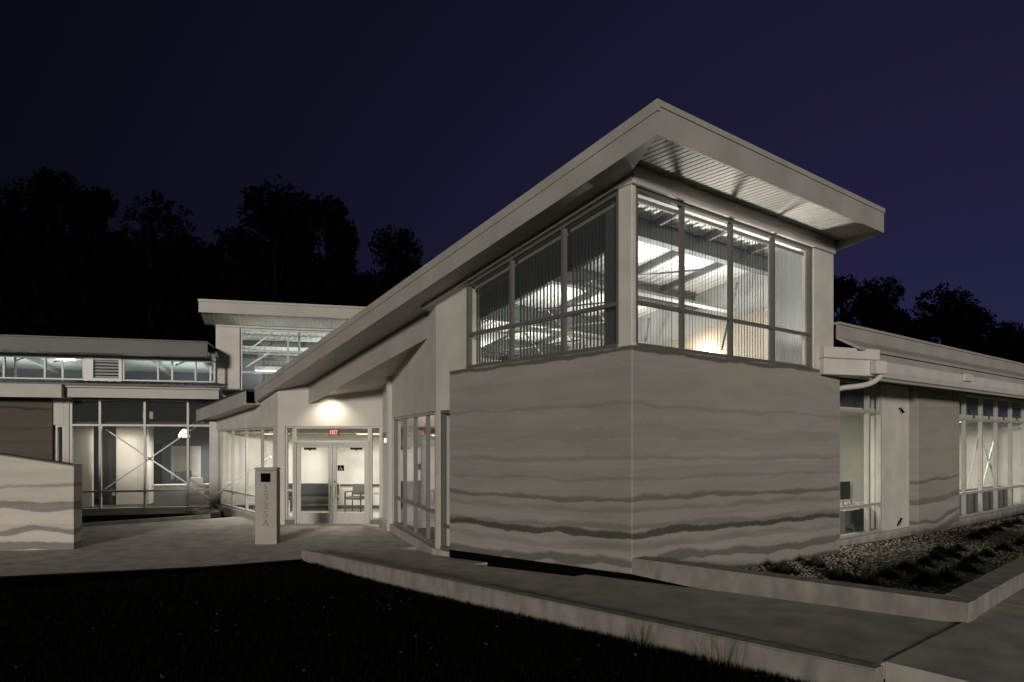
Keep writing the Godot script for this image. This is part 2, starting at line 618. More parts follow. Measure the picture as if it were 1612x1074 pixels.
func ground() -> void:
	# the far ground
	var s := st()
	quad(s, Vector3(-450, -0.5, -450), Vector3(450, -0.5, -450), Vector3(450, -0.5, 450), Vector3(-450, -0.5, 450), Vector3.UP)
	struct("ground", s, M.turf)

	# wooded rise behind the buildings
	s = st()
	var nz := FastNoiseLite.new()
	nz.seed = 8
	nz.frequency = 0.03
	var hill := func(a: float, r: float) -> Vector3:
		var t := clampf((r - 52.0) / 40.0, 0.0, 1.0)
		var left := smoothstep(0.55, -0.6, a)
		var hgt := (3.0 + 11.0 * left) * t * t * (3.0 - 2.0 * t) + 1.2 * nz.get_noise_2d(a * 60.0, r) * t
		return Vector3(-6.975 + r * sin(a + 0.679), -0.45 + hgt, 6.103 - r * cos(a + 0.679))
	for i in 44:
		for j in 12:
			var a0 := -1.1 + i * 0.05
			var r0 := 52.0 + j * 5.0
			quad(s, hill.call(a0, r0), hill.call(a0 + 0.05, r0), hill.call(a0 + 0.05, r0 + 5.0), hill.call(a0, r0 + 5.0), Vector3.UP)
	struct("hill", s, M.turf)

	# plaza before the doors
	s = st()
	var pz := [Vector2(-1.94, 6.4), Vector2(1.4, 6.4), Vector2(1.4, 14.66), Vector2(-14.0, 14.66), Vector2(-16.0, 11.8), Vector2(-3.67, 6.44 + 0.33)]
	var pts := []
	for p in pz:
		pts.append(Vector3(p.x, -0.15, -p.y))
	prism(s, pts, Vector3(0, 0.15, 0))
	struct("plaza", s, M.concrete)

	s = st()
	prism(s, [Vector3(-16.0, -0.2, -11.8), Vector3(-16.0, 0.012, -11.8), Vector3(-3.66, 0.012, -6.77), Vector3(-3.66, -0.2, -6.77)], Vector3(0.012, 0, 0.03))
	prism(s, [Vector3(-3.66, -0.2, -6.765), Vector3(-3.66, 0.012, -6.765), Vector3(-1.95, 0.012, -6.397), Vector3(-1.95, -0.2, -6.397)], Vector3(0.005, 0, 0.03))
	tag(put("lawn_edging", s, M.asphalt), "thin dark edging along the front of the plaza where the black lawn begins", "edging")

	# ramped walkway beside the kerb, cast in bays with open joints
	var cuts := [-3.902, -1.6, 0.8, 3.2, 5.3, 6.4]
	var walk := Node3D.new()
	walk.name = "walkway"
	walk.set_meta("kind", "structure")
	add_child(walk)
	for i in cuts.size() - 1:
		s = st()
		var a: float = cuts[i] + 0.002
		var b: float = cuts[i + 1] - 0.002
		var x1 := -0.30 if b < 4.5 else 0.12
		var xa := -0.30
		if a < 0.0 and b <= 0.9:
			x1 = -0.07
			xa = -0.07
		prism(s, [Vector3(-1.79, ramp_y(a), -a), Vector3(x1 if a >= 0.0 else xa, ramp_y(a), -a), Vector3(x1, ramp_y(b), -b), Vector3(-1.79, ramp_y(b), -b)], Vector3(0, -0.12, 0))
		put("paving_slab", s, M.concrete, walk)

	# bare strip between the walkway and the earth wall
	s = st()
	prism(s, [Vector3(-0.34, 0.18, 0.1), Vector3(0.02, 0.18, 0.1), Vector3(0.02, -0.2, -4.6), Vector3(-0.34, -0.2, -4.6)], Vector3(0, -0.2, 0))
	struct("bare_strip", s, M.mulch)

	# planting bed before the left wing
	s = st()
	prism(s, [Vector3(-16, -0.16, -14.67), Vector3(0.4, -0.16, -14.67), Vector3(0.4, -0.16, -19.0), Vector3(-16, -0.16, -27.0)], Vector3(0, -0.1, 0))
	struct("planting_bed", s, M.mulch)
	s = st()
	bar(s, Vector3(-15.0, -0.09, -15.6), Vector3(-1.0, -0.09, -15.9), 0.06, 0.16, 0.01)
	tag(put("edging_strip", s, M.concrete), "thin pale edging strip crossing the dark planting bed before the left glazed wing", "edging")

	# street pavement on the right
	s = st()
	var sw := [Vector2(-1.9, -3.965), Vector2(0.0, -3.965), Vector2(30.0, -2.0), Vector2(30.0, -16.0), Vector2(-1.9, -16.0)]
	var bays := [-1.70, 1.1, 4.1, 7.1, 10.1, 13.1, 16.1, 24.0]
	var side := Node3D.new()
	side.name = "sidewalk"
	side.set_meta("kind", "structure")
	add_child(side)
	for i in bays.size() - 1:
		for r in [[-3.906, -6.5], [-6.51, -9.5]]:
			s = st()
			var a: float = bays[i] + 0.006
			var b: float = bays[i + 1] - 0.006
			var ya: float = r[0] + (0.066 * maxf(a, 0.0) if r[0] > -4.0 else 0.0)
			var yb: float = r[0] + (0.066 * maxf(b, 0.0) if r[0] > -4.0 else 0.0)
			prism(s, [Vector3(a, 0.615, -ya), Vector3(b, 0.615, -yb), Vector3(b, 0.615, -r[1]), Vector3(a, 0.615, -r[1])], Vector3(0, -0.15, 0))
			put("paving_slab", s, M.concrete, side)
	s = st()
	prism(s, [Vector3(-60, 0.47, 9.5), Vector3(60, 0.47, 9.5), Vector3(60, 0.47, 30), Vector3(-60, 0.47, 30)], Vector3(0, -0.2, 0))
	struct("road", s, M.asphalt)

	# lawn: a sheet that dips towards the plaza
	s = st()
	var step := 0.5
	for i in 62:
		for j in 60:
			var x := -1.945 - i * step
			var z := -14.6 + j * step * 0.82
			var q := []
			for c in [[0, 0], [-1, 0], [-1, 1], [0, 1]]:
				var px: float = x + c[0] * step
				var pzz: float = z + c[1] * step * 0.82
				q.append(Vector3(px, lawn_y(px, pzz), pzz))
			quad(s, q[0], q[1], q[2], q[3], Vector3.UP)
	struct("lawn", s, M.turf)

	# soil of the raised bed
	s = st()
	for i in 46:
		for j in 10:
			var q := []
			for c in [[0, 0], [1, 0], [1, 1], [0, 1]]:
				var x: float = 0.02 + (i + c[0]) * 0.5
				var z0 := -0.45 if x > 5.76 else 0.0
				var z: float = lerpf(z0 - 0.25, 3.8 - 0.066 * x, (j + c[1]) / 10.0)
				q.append(Vector3(x, soil_y(x, z) + 0.015 * nz.get_noise_2d(x * 60, z * 60), z))
			quad(s, q[0], q[1], q[2], q[3], Vector3.UP)
	struct("bed_soil", s, M.soil)


# ribbed metal sheet: ribs run along dir b, spaced along a
func ribbed(s: SurfaceTool, o: Vector3, a: Vector3, b: Vector3, down: Vector3, pitch: float, depth: float) -> void:
	var n := int(a.length() / pitch)
	var d := a / n
	for i in n:
		var p := o + d * i
		var prof := [p, p + d * 0.55, p + d * 0.62 + down * depth, p + d * 0.93 + down * depth, p + d]
		for k in 4:
			quad(s, prof[k], prof[k + 1], prof[k + 1] + b, prof[k] + b, down + (d * (-1.0 if k == 1 else 1.0) if k % 2 == 1 else Vector3.ZERO))


func pavilion() -> void:
	var t := thing("corner_pavilion", "large corner building with banded earth walls, tall corner windows and a sloping flat-edged roof", "building")
	# --- rammed earth base
	var L := 10.11
	var C := 4.35
	var strata := [
		[[[0, 3.47], [C, 3.475], [L, 3.47]], 0.10, 0.85, 0.05],
		[[[0, 2.75], [2.2, 2.73], [C, 2.73], [7.2, 2.70], [L, 2.69]], 0.08, 0.26, 0.05],
		[[[0, 1.92], [2.5, 1.95], [C, 2.0], [7.5, 1.97], [L, 1.94]], 0.10, 0.28, 0.05],
		[[[0, 1.62], [2.6, 1.66], [C, 1.73], [7.5, 1.70], [L, 1.66]], 0.08, 0.25, 0.05],
		[[[0, 1.32], [1.2, 1.32], [2.6, 1.36], [C, 1.45], [5.6, 1.46], [6.7, 1.44], [8.0, 1.38], [L, 1.36]], 0.10, 0.62, 0.05],
		[[[0, 1.16], [2.4, 1.20], [C, 1.30], [6.5, 1.27], [L, 1.19]], 0.10, 0.26, 0.06],
		[[[0, 0.60], [2.2, 0.66], [C, 0.80], [6.5, 0.76], [L, 0.66]], 0.13, 0.28, 0.07],
		[[[0, 2.35], [3.0, 2.33], [C, 2.36], [L, 2.30]], 0.20, 0.16, 0.07],
		[[[0, 0.88], [1.2, 0.90], [2.6, 0.97], [C, 1.09], [5.5, 1.08], [6.6, 1.01], [7.8, 0.98], [L, 0.96]], 0.11, 0.42, 0.05],
		[[[0, 0.81], [1.2, 0.82], [2.2, 0.85], [3.2, 0.92], [C, 0.96], [5.2, 0.99], [6.4, 0.93], [7.6, 0.92], [L, 0.87]], 0.13, 0.98, 0.06],
		[[[0, 0.34], [0.8, 0.33], [2.0, 0.42], [3.0, 0.52], [C, 0.58], [5.4, 0.62], [6.6, 0.52], [8.0, 0.46], [L, 0.43]], 0.15, 0.70, 0.07],
		[[[0, 0.24], [0.9, 0.20], [2.2, 0.27], [3.3, 0.38], [C, 0.40], [5.6, 0.40], [6.8, 0.26], [8.2, 0.20], [L, 0.19]], 0.12, 0.80, 0.06],
	]
	var earth := rammed("rammed_earth", L, -0.4, 3.5, strata, [0.315, 0.295, 0.263], [0.07, 0.066, 0.061], 2048, 1024, 11)
	var s := st()
	var lo := -0.4
	var hi := 3.5
	var c := 0.016
	var sw := func(a: Vector3, b: Vector3, s0: float, s1: float, out: Vector3) -> void:
		quad(s, Vector3(a.x, lo, a.z), Vector3(b.x, lo, b.z), Vector3(b.x, hi, b.z), Vector3(a.x, hi, a.z), out, Vector2(s0 / L, 1), Vector2(s1 / L, 1), Vector2(s1 / L, 0), Vector2(s0 / L, 0))
	sw.call(Vector3(0, 0, -C), Vector3(0, 0, -c), 0.0, C - c, Vector3.LEFT)
	sw.call(Vector3(0, 0, -c), Vector3(c, 0, 0), C - c, C + c, Vector3(-1, 0, 1))
	sw.call(Vector3(c, 0, 0), Vector3(5.76, 0, 0), C + c, L, Vector3.BACK)
	sw.call(Vector3(5.76, 0, 0), Vector3(5.76, 0, -0.65), L * 0.93, L, Vector3.RIGHT)
	sw.call(Vector3(0, 0, -C), Vector3(0.45, 0, -C), 0.02, 0.4, Vector3.FORWARD)
	sw.call(Vector3(0.45, 0, -C), Vector3(0.45, 0, -0.45), 0.0, C, Vector3.RIGHT)
	sw.call(Vector3(0.45, 0, -0.45), Vector3(5.5, 0, -0.45), C, L, Vector3.FORWARD)
	sw.call(Vector3(5.5, 0, -0.45), Vector3(5.5, 0, -0.65), C, C + 0.2, Vector3.LEFT)
	sw.call(Vector3(5.5, 0, -0.65), Vector3(5.76, 0, -0.65), C, C + 0.2, Vector3.FORWARD)
	# uneven top ledge
	for q in [[Vector3(0, 0, -C), Vector3(0.45, 0, -C), Vector3(0.45, 0, -0.45), Vector3(0, 0, -c)], [Vector3(0, 0, -c), Vector3(0.45, 0, -0.45), Vector3(5.5, 0, -0.45), Vector3(c, 0, 0)], [Vector3(c, 0, 0), Vector3(5.5, 0, -0.45), Vector3(5.76, 0, -0.45), Vector3(5.76, 0, 0)], [Vector3(5.5, 0, -0.45), Vector3(5.76, 0, -0.45), Vector3(5.76, 0, -0.65), Vector3(5.5, 0, -0.65)]]:
		var e := Vector3(0, hi, 0)
		var uv := Vector2(0.3, 0.012)
		quad(s, q[0] + e, q[1] + e, q[2] + e, q[3] + e, Vector3.UP, uv, uv + Vector2(0.1, 0), uv + Vector2(0.1, 0.004), uv)
	put("earth_wall", s, earth, t)

	# dark strip along the foot of the left face
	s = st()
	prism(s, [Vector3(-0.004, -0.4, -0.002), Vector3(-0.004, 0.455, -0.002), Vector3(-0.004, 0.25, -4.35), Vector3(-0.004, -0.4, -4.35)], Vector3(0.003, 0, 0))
	put("foot_strip", s, M.mulch, t)

	# --- upper walls
	s = st()
	box(s, Vector3(0.065, 4.70, -0.145), Vector3(0.09, 2.40, 0.25), Basis(), 0.012)
	put("corner_post", s, M.white, t)
	s = st()
	slab(s, 4.83, 5.56, 3.502, 5.86, -0.4, -0.012, 0.012)
	put("end_pier", s, M.white, t)
	s = st()
	slab(s, 0.0, 5.56, 5.652, 5.80, -0.30, 0.03, 0.01)
	put("head_trim", s, M.white, t)
	s = st()
	slab(s, 0.004, 5.55, 5.802, 6.03, -0.30, -0.01)
	put("head_band", s, M.stucco, t)
	s = st()
	prism(s, [Vector3(-0.02, 5.71, 0.0), Vector3(-0.02, 5.86, 0.0), Vector3(-0.02, 5.86 - SLOPE * 5.3, -5.3), Vector3(-0.02, 5.71 - SLOPE * 5.3, -5.3)], Vector3(0.24, 0, 0))
	put("side_trim", s, M.white, t)
	# white wall between the window and the entry
	s = st()
	prism(s, [Vector3(0.12, 3.502, -3.885), Vector3(0.12, 3.502, -4.42), Vector3(0.12, 2.80, -4.42), Vector3(0.12, 2.80, -4.87), Vector3(0.12, 0.18, -4.87), Vector3(0.12, 0.18, -5.0), Vector3(0.12, 5.80 - SLOPE * 5.0, -5.0), Vector3(0.12, 5.80 - SLOPE * 3.885, -3.885)], Vector3(0.25, 0, 0))
	put("stucco_wall", s, M.stucco, t)
	var T2 := facade(Vector3(1.756, 0, -10.16), Vector3(0.12, 0, -5.0))
	var len2 := Vector2(1.636, 5.16).length()
	var top2 := func(x: float) -> float: return lerpf(5.82 - SLOPE * 10.16, 5.80 - SLOPE * 5.0, x / len2)
	s = st()
	wall(s, 0.0, 1.35, 0.18, top2.call(0.0), top2.call(1.35))
	wall(s, 1.35, len2 - 0.08, 2.80, top2.call(1.35), top2.call(len2 - 0.08))
	wall(s, len2 - 0.08, len2, 0.18, top2.call(len2 - 0.08), top2.call(len2))
	put("stucco_wall", s, M.stucco, t, T2)
	s = st()
	slab(s, -0.2, len2 + 0.02, -0.2, 0.178, -0.25, 0.06, 0.01)
	put("plinth", s, M.concrete, t, T2)
	s = st()
	slab(s, 0.06, 0.4, -0.2, 0.178, -5.0, -4.36, 0.01)
	put("plinth", s, M.concrete, t)
	window(t, T2 * Transform3D(Basis(), Vector3(0, 0, -0.06)), [1.36, 2.46, 3.50, 4.58, len2 - 0.09], [0.185, 0.84, 2.795], 0.0, 0.055, 0.08, M.dark_frame)
	var T3 := Transform3D(Basis(Vector3(0, 0, 1), Vector3.UP, Vector3(-1, 0, 0)), Vector3(0.18, 0, 0))
	window(t, T3, [-4.865, -4.425], [0.185, 0.62, 2.795], 0.0, 0.055, 0.08, M.grey_frame)

	# --- the big corner windows
	var TL := Transform3D(Basis(Vector3(0, 0, 1), Vector3.UP, Vector3(-1, 0, 0)), Vector3(0.08, 0, 0))
	window(t, TL, [-3.88, -2.64, -1.40, -0.272], [3.503, 4.105, 5.70 - SLOPE * 3.88], SLOPE, 0.055, 0.075, M.grey_frame, null, "clerestory_window")
	var TR := Transform3D(Basis(), Vector3(0, 0, -0.08))
	window(t, TR, [0.112, 1.16, 2.37, 3.58, 4.828], [3.503, 4.105, 5.65], 0.0, 0.05, 0.075, M.grey_frame, null, "clerestory_window")

	# --- roof
	var rt := func(v: float) -> float: return 6.27 - SLOPE * (v + 0.83)
	s = st()
	prism(s, [Vector3(-0.46, rt.call(-0.80) - 0.035, 0.80), Vector3(-0.46, rt.call(-0.80), 0.80), Vector3(-0.46, rt.call(13.4), -13.4), Vector3(-0.46, rt.call(13.4) - 0.035, -13.4)], Vector3(6.08, 0, 0))
	var roof := put("roof", s, M.roof_metal, t)
	var joints := [-0.83, 2.2, 5.2, 8.0, 10.8, 13.4]
	for k in 5:
		var a: float = joints[k] + (0.0 if k == 0 else 0.003)
		var b: float = joints[k + 1] - 0.003
		s = st()
		prism(s, [Vector3(-0.5, rt.call(a) - 0.40, -a), Vector3(-0.5, rt.call(a) - 0.12, -a), Vector3(-0.5, rt.call(b) - 0.12, -b), Vector3(-0.5, rt.call(b) - 0.40, -b)], Vector3(0.03, 0, 0))
		put("fascia", s, M.fascia, roof)
		a -= 0.015 if k == 0 else 0.0
		s = st()
		prism(s, [Vector3(-0.515, rt.call(a) - 0.118, -a), Vector3(-0.515, rt.call(a) + 0.02, -a), Vector3(-0.515, rt.call(b) + 0.02, -b), Vector3(-0.515, rt.call(b) - 0.118, -b)], Vector3(0.05, 0, 0))
		put("drip_edge", s, M.fascia, roof)
	s = st()
	slab(s, -0.469, 5.65, rt.call(-0.83) - 0.40, rt.call(-0.83) - 0.06, 0.80, 0.83)
	put("fascia", s, M.fascia, roof)
	s = st()
	slab(s, -0.464, 5.665, rt.call(-0.845) - 0.058, rt.call(-0.845) + 0.018, 0.80, 0.845)
	put("drip_edge", s, M.fascia, roof)
	s = st()
	prism(s, [Vector3(5.65, rt.call(-0.8) - 0.40, 0.799), Vector3(5.65, rt.call(-0.8), 0.799), Vector3(5.65, rt.call(9.0), -9.0), Vector3(5.65, rt.call(9.0) - 0.40, -9.0)], Vector3(-0.03, 0, 0))
	put("fascia", s, M.fascia, roof)
	# metal soffit under the front overhang
	s = st()
	ribbed(s, Vector3(-0.46, 5.925, 0.0), Vector3(6.08, 0, 0), Vector3(0, 0.0, 0.798), Vector3.DOWN, 0.11, 0.008)
	put("metal_soffit", s, M.soffit, roof)
	# boxed soffit along the left edge
	s = st()
	prism(s, [Vector3(-0.47, rt.call(-0.8) - 0.385, 0.797), Vector3(-0.47, rt.call(13.4) - 0.385, -13.4), Vector3(0.32, rt.call(13.4) - 0.305, -13.4), Vector3(0.32, rt.call(0.1) - 0.305, -0.1), Vector3(-0.03, rt.call(0.0) - 0.34, 0.0)], Vector3(0, 0.02, 0))
	put("boxed_soffit", s, M.fascia, roof)
	# lower beam and porch ceiling towards the entry
	s = st()
	prism(s, [Vector3(0.3, 5.285 - SLOPE * 5.5, -5.5), Vector3(0.3, 5.80 - SLOPE * 5.5, -5.5), Vector3(0.3, 5.80 - SLOPE * 12.6, -12.6), Vector3(0.3, 5.285 - SLOPE * 12.6, -12.6)], Vector3(0.04, 0, 0))
	put("porch_beam", s, M.fascia, roof)
	s = st()
	prism(s, [Vector3(0.34, 5.45 - SLOPE * 5.3, -5.3), Vector3(0.34, 5.49 - SLOPE * 5.3, -5.3), Vector3(0.34, 5.49 - SLOPE * 12.6, -12.6), Vector3(0.34, 5.45 - SLOPE * 12.6, -12.6)], Vector3(1.8, 0, 0))
	put("porch_ceiling", s, M.stucco, roof)

	# --- inside: metal deck, beams, purlins, walls
	s = st()
	ribbed(s, Vector3(0.3, 5.97 - SLOPE * 0.3, -0.3), Vector3(5.2, 0, 0), Vector3(0, -SLOPE * 9.0, -9.0), Vector3.DOWN, 0.2, 0.03)
	put("ceiling_deck", s, M.deck, t)
	for v in [1.05, 3.0, 5.0, 7.0]:
		s = st()
		var y: float = 5.93 - SLOPE * v
		slab(s, 0.35, 5.45, y - 0.03, y, -v - 0.09, -v + 0.09)
		slab(s, 0.35, 5.45, y - 0.30, y - 0.03, -v - 0.02, -v + 0.02)
		slab(s, 0.35, 5.45, y - 0.33, y - 0.30, -v - 0.09, -v + 0.09)
		put("beam", s, M.steel, t)
	for u in [1.7, 3.0, 4.3]:
		s = st()
		for k in [[0.4, 0.98], [1.12, 2.93], [3.07, 4.93], [5.07, 6.93], [7.07, 8.9]]:
			bar(s, Vector3(u, 5.87 - SLOPE * k[0], -k[0]), Vector3(u, 5.87 - SLOPE * k[1], -k[1]), 0.06, 0.12)
		put("purlin", s, M.steel, t)
	s = st()
	prism(s, [Vector3(0.32, 5.08, -0.3), Vector3(0.32, 5.9, -0.3), Vector3(0.32, 5.9 - SLOPE * 4.5, -4.8), Vector3(0.32, 5.08 - SLOPE * 4.5, -4.8)], Vector3(0.05, 0, 0))
	put("edge_beam", s, M.black, t)
	for k in 5:
		# crossed tension rods between the beams
		s = st()
		var v0 := 1.2 + 1.3 * k
		tube(s, [Vector3(0.9 + 0.5 * k, 5.45 - SLOPE * v0, -v0), Vector3(3.4 + 0.3 * k, 5.5 - SLOPE * (v0 + 1.5), -v0 - 1.5)], 0.018, 6)
		tube(s, [Vector3(3.2 + 0.3 * k, 5.45 - SLOPE * v0, -v0), Vector3(1.3 + 0.5 * k, 5.5 - SLOPE * (v0 + 1.5), -v0 - 1.5)], 0.018, 6)
		put("tension_rod", s, M.steel, t)
	for k in [[2.1, 0.8], [4.3, 0.9], [6.3, 0.9]]:
		# struts on the right wall
		s = st()
		var v: float = k[0]
		tube(s, [Vector3(4.9, 5.7 - SLOPE * v, -v + 0.5), Vector3(5.42, 4.5 - SLOPE * v, -v - 0.2)], 0.025, 6)
		put("wall_strut", s, M.steel, t)
	var roomT := Transform3D()
	s = st()
	prism(s, [Vector3(5.5, 5.0, -0.66), Vector3(5.5, 5.0 - SLOPE * 8.4, -9.0), Vector3(5.5, 5.96 - SLOPE * 9.0, -9.0), Vector3(5.5, 5.96 - SLOPE * 0.4, -0.4), Vector3(5.5, 5.0, -0.4)], Vector3(0.06, 0, 0))
	put("inner_wall", s, M.paint_grey, t, roomT)
	s = st()
	prism(s, [Vector3(5.503, 0.0, -0.66), Vector3(5.503, 0.0, -9.0), Vector3(5.503, 4.997 - SLOPE * 8.4, -9.0), Vector3(5.503, 4.997, -0.66)], Vector3(0.06, 0, 0))
	slab(s, 5.503, 5.56, 3.51, 4.998, -0.66, -0.42)
	put("inner_wall", s, M.paint_beige, t)
	s = st()
	prism(s, [Vector3(1.3, 0.0, -9.0), Vector3(5.56, 0.0, -9.0), Vector3(5.56, 4.35, -9.0), Vector3(1.3, 4.35, -9.0)], Vector3(0, 0, -0.1))
	put("inner_wall", s, M.paint_grey, t)
	s = st()
	prism(s, [Vector3(0.46, -0.02, -0.46), Vector3(5.5, -0.02, -0.46), Vector3(5.5, -0.02, -9.0), Vector3(1.6, -0.02, -9.0), Vector3(0.4, -0.02, -5.3)], Vector3(0, -0.1, 0))
	put("inner_floor", s, M.carpet, t)
	# floor of the gallery, a dark room behind the porch windows
	s = st()
	prism(s, [Vector3(0.46, 3.0, -3.9), Vector3(3.0, 3.0, -3.9), Vector3(3.0, 3.0, -9.0), Vector3(1.62, 3.0, -9.0), Vector3(0.4, 3.0, -5.3)], Vector3(0, 0.08, 0))
	put("gallery_ceiling", s, M.paint_grey, t)
	s = st()
	prism(s, [Vector3(0.46, 0.0, -3.88), Vector3(3.0, 0.0, -3.88), Vector3(3.0, 3.08, -3.88), Vector3(0.46, 3.08, -3.88)], Vector3(0, 0, 0.08))
	slab(s, 3.0, 3.08, 0.0, 3.08, -9.0, -3.8)
	put("gallery_wall", s, M.seat_cloth, t)

	# --- hanging linear lights
	var lamp: Node3D = null
	for k in 3:
		var v: float = [1.75, 4.0, 6.1][k]
		var y := 5.93 - SLOPE * v - 0.85
		var at := Transform3D(Basis(), Vector3(2.95, y, -v))
		var label: String = ["long hanging linear light nearest the corner windows under the metal ceiling", "long hanging linear light in the middle of the pavilion ceiling", "long hanging linear light deepest in the pavilion under the lowest ceiling"][k]
		if lamp == null:
			lamp = thing("linear_lamp", label, "lamp", at, "hanging linear lights in the pavilion")
			s = st()
			slab(s, -2.0, 2.0, 0.0, 0.05, -0.09, -0.075)
			slab(s, -2.0, 2.0, 0.0, 0.05, 0.075, 0.09)
			slab(s, -2.0, 2.0, 0.0, 0.012, -0.074, 0.074)
			put("housing", s, M.pale_steel, lamp)
			s = st()
			tube(s, [Vector3(-1.95, 0.04, 0), Vector3(1.95, 0.04, 0)], 0.02, 8)
			put("lamp_tube", s, M.tube_glow, lamp)
			for x in [-1.6, 1.6]:
				s = st()
				tube(s, [Vector3(x, 0.05, 0.08), Vector3(x, 0.83, 0.08)], 0.006, 6)
				put("cable", s, M.steel, lamp)
		else:
			copy_of(lamp, at, label)
		area("linear_lamp_light", at.origin + Vector3(0, 0.09, 0), Vector3.UP, Vector2(3.9, 0.14), 4.2, Color(1.0, 1.0, 0.96))
		area("linear_lamp_light", at.origin + Vector3(0, -0.02, 0), Vector3.DOWN, Vector2(3.9, 0.14), 3.0, Color(1.0, 0.99, 0.94))

	# bright wall lamp low on the beige wall
	var sc := thing("wall_lamp", "bright round lamp shining on the beige wall just above the corner window sill", "lamp", Transform3D(Basis(), Vector3(5.36, 4.02, -2.7)))
	s = st()
	lathe(s, Vector3.ZERO, [Vector2(0, -0.06), Vector2(0.05, -0.045), Vector2(0.07, 0.0), Vector2(0.05, 0.045), Vector2(0, 0.06)])
	put("lamp_bulb", s, M.bulb_glow, sc)
	s = st()
	box(s, Vector3(0.10, -0.02, 0), Vector3(0.07, 0.05, 0.05), Basis(), 0.01)
	put("lamp_arm", s, M.pale_steel, sc)
	omni("wall_lamp_light", Vector3(5.36, 4.02, -2.7), 0.9, Color(1, 0.93, 0.84), 0.06)
	# a strong uplight lower on the same wall, which also reaches the soffit outside
	var ul := thing("floor_uplight", "round uplight standing on the pavilion floor near the right window, hidden below its sill", "lamp", Transform3D(Basis(), Vector3(4.8, 0.16, -2.3)))
	s = st()
	lathe(s, Vector3.ZERO, [Vector2(0, -0.14), Vector2(0.05, -0.13), Vector2(0.11, 0.02), Vector2(0.10, 0.02), Vector2(0.045, -0.11), Vector2(0, -0.115)], 16)
	put("bowl", s, M.pale_steel, ul)
	s = st()
	lathe(s, Vector3.ZERO, [Vector2(0, -0.06), Vector2(0.045, -0.02), Vector2(0, 0.01)], 12)
	put("lamp_bulb", s, M.bulb_glow, ul)
	s = st()
	lathe(s, Vector3(0, -0.18, 0), [Vector2(0, 0), Vector2(0.12, 0), Vector2(0.12, 0.02), Vector2(0.03, 0.05), Vector2(0, 0.05)], 16)
	put("foot", s, M.pale_steel, ul)
	var fl := SpotLight3D.new()
	fl.name = "floor_uplight_lamp"
	fl.light_energy = 85.0
	fl.light_color = Color(1, 0.985, 0.95)
	fl.spot_range = 20.0
	fl.spot_angle = 30.0
	fl.spot_angle_attenuation = 1.0
	fl.light_size = 0.34
	fl.shadow_enabled = true
	fl.position = Vector3(4.8, 0.21, -2.3)
	fl.basis = Basis.looking_at(Vector3(-1.7, 5.7, 2.7))
	add_child(fl)

	# --- vertical blinds, one set to each bay
	var side := ["nearest the entry", "of the middle bay", "nearest the corner post"]
	var vs := [[3.80, 2.69], [2.59, 1.45], [1.35, 0.35]]
	for b in 3:
		var bl := thing("vertical_blind", "pale vertical blind behind the sloping left clerestory window, " + side[b], "blind", Transform3D(Basis(), Vector3(0.19, 3.56, 0)), "vertical blinds of the left window")
		var n := 14
		for i in n:
			var v := lerpf(vs[b][0], vs[b][1], (i + 0.5) / n)
			var ang := deg_to_rad([37.0, 33.0, 29.0][b] + rng.randf_range(-2, 2))
			if b == 2 and i >= 10:
				ang = deg_to_rad(-28.0)
			var topy := 5.70 - SLOPE * v - 0.12 - 3.56
			s = st()
			box(s, Vector3(0, topy / 2.0, 0), Vector3(0.085, topy, 0.003))
			put("slat", s, M.blind_slat, bl, Transform3D(Basis(Vector3.UP, ang), Vector3(0, 0, -v)))
		s = st()
		bar(s, Vector3(0, 5.70 - SLOPE * vs[b][0] - 0.09 - 3.56, -vs[b][0]), Vector3(0, 5.70 - SLOPE * vs[b][1] - 0.09 - 3.56, -vs[b][1]), 0.05, 0.05)
		put("head_rail", s, M.dark_frame, bl)
	var us := [[0.17, 1.11], [1.21, 2.32], [2.42, 3.53], [3.63, 4.75]]
	var which := ["nearest the corner post", "left of centre, before the bright lamp", "right of centre", "farthest right, almost closed"]
	for b in 4:
		var bl := thing("vertical_blind", "pale vertical blind behind the right clerestory window, bay " + which[b], "blind", Transform3D(Basis(), Vector3(0, 3.56, -0.19)), "vertical blinds of the right window")
		var n := 14
		for i in n:
			var u := lerpf(us[b][0], us[b][1], (i + 0.5) / n)
			var ang := deg_to_rad([41.0, 37.5, 37.5, 55.0][b] + rng.randf_range(-2, 2))
			s = st()
			box(s, Vector3(0, 0.98, 0), Vector3(0.085, 1.96, 0.003))
			put("slat", s, M.lit_slat if b == 3 else M.blind_slat, bl, Transform3D(Basis(Vector3.UP, ang), Vector3(u, 0, 0)))
		s = st()
		slab(s, us[b][0] - 0.02, us[b][1] + 0.02, 1.965, 2.02, -0.025, 0.025)
		put("head_rail", s, M.dark_frame, bl)


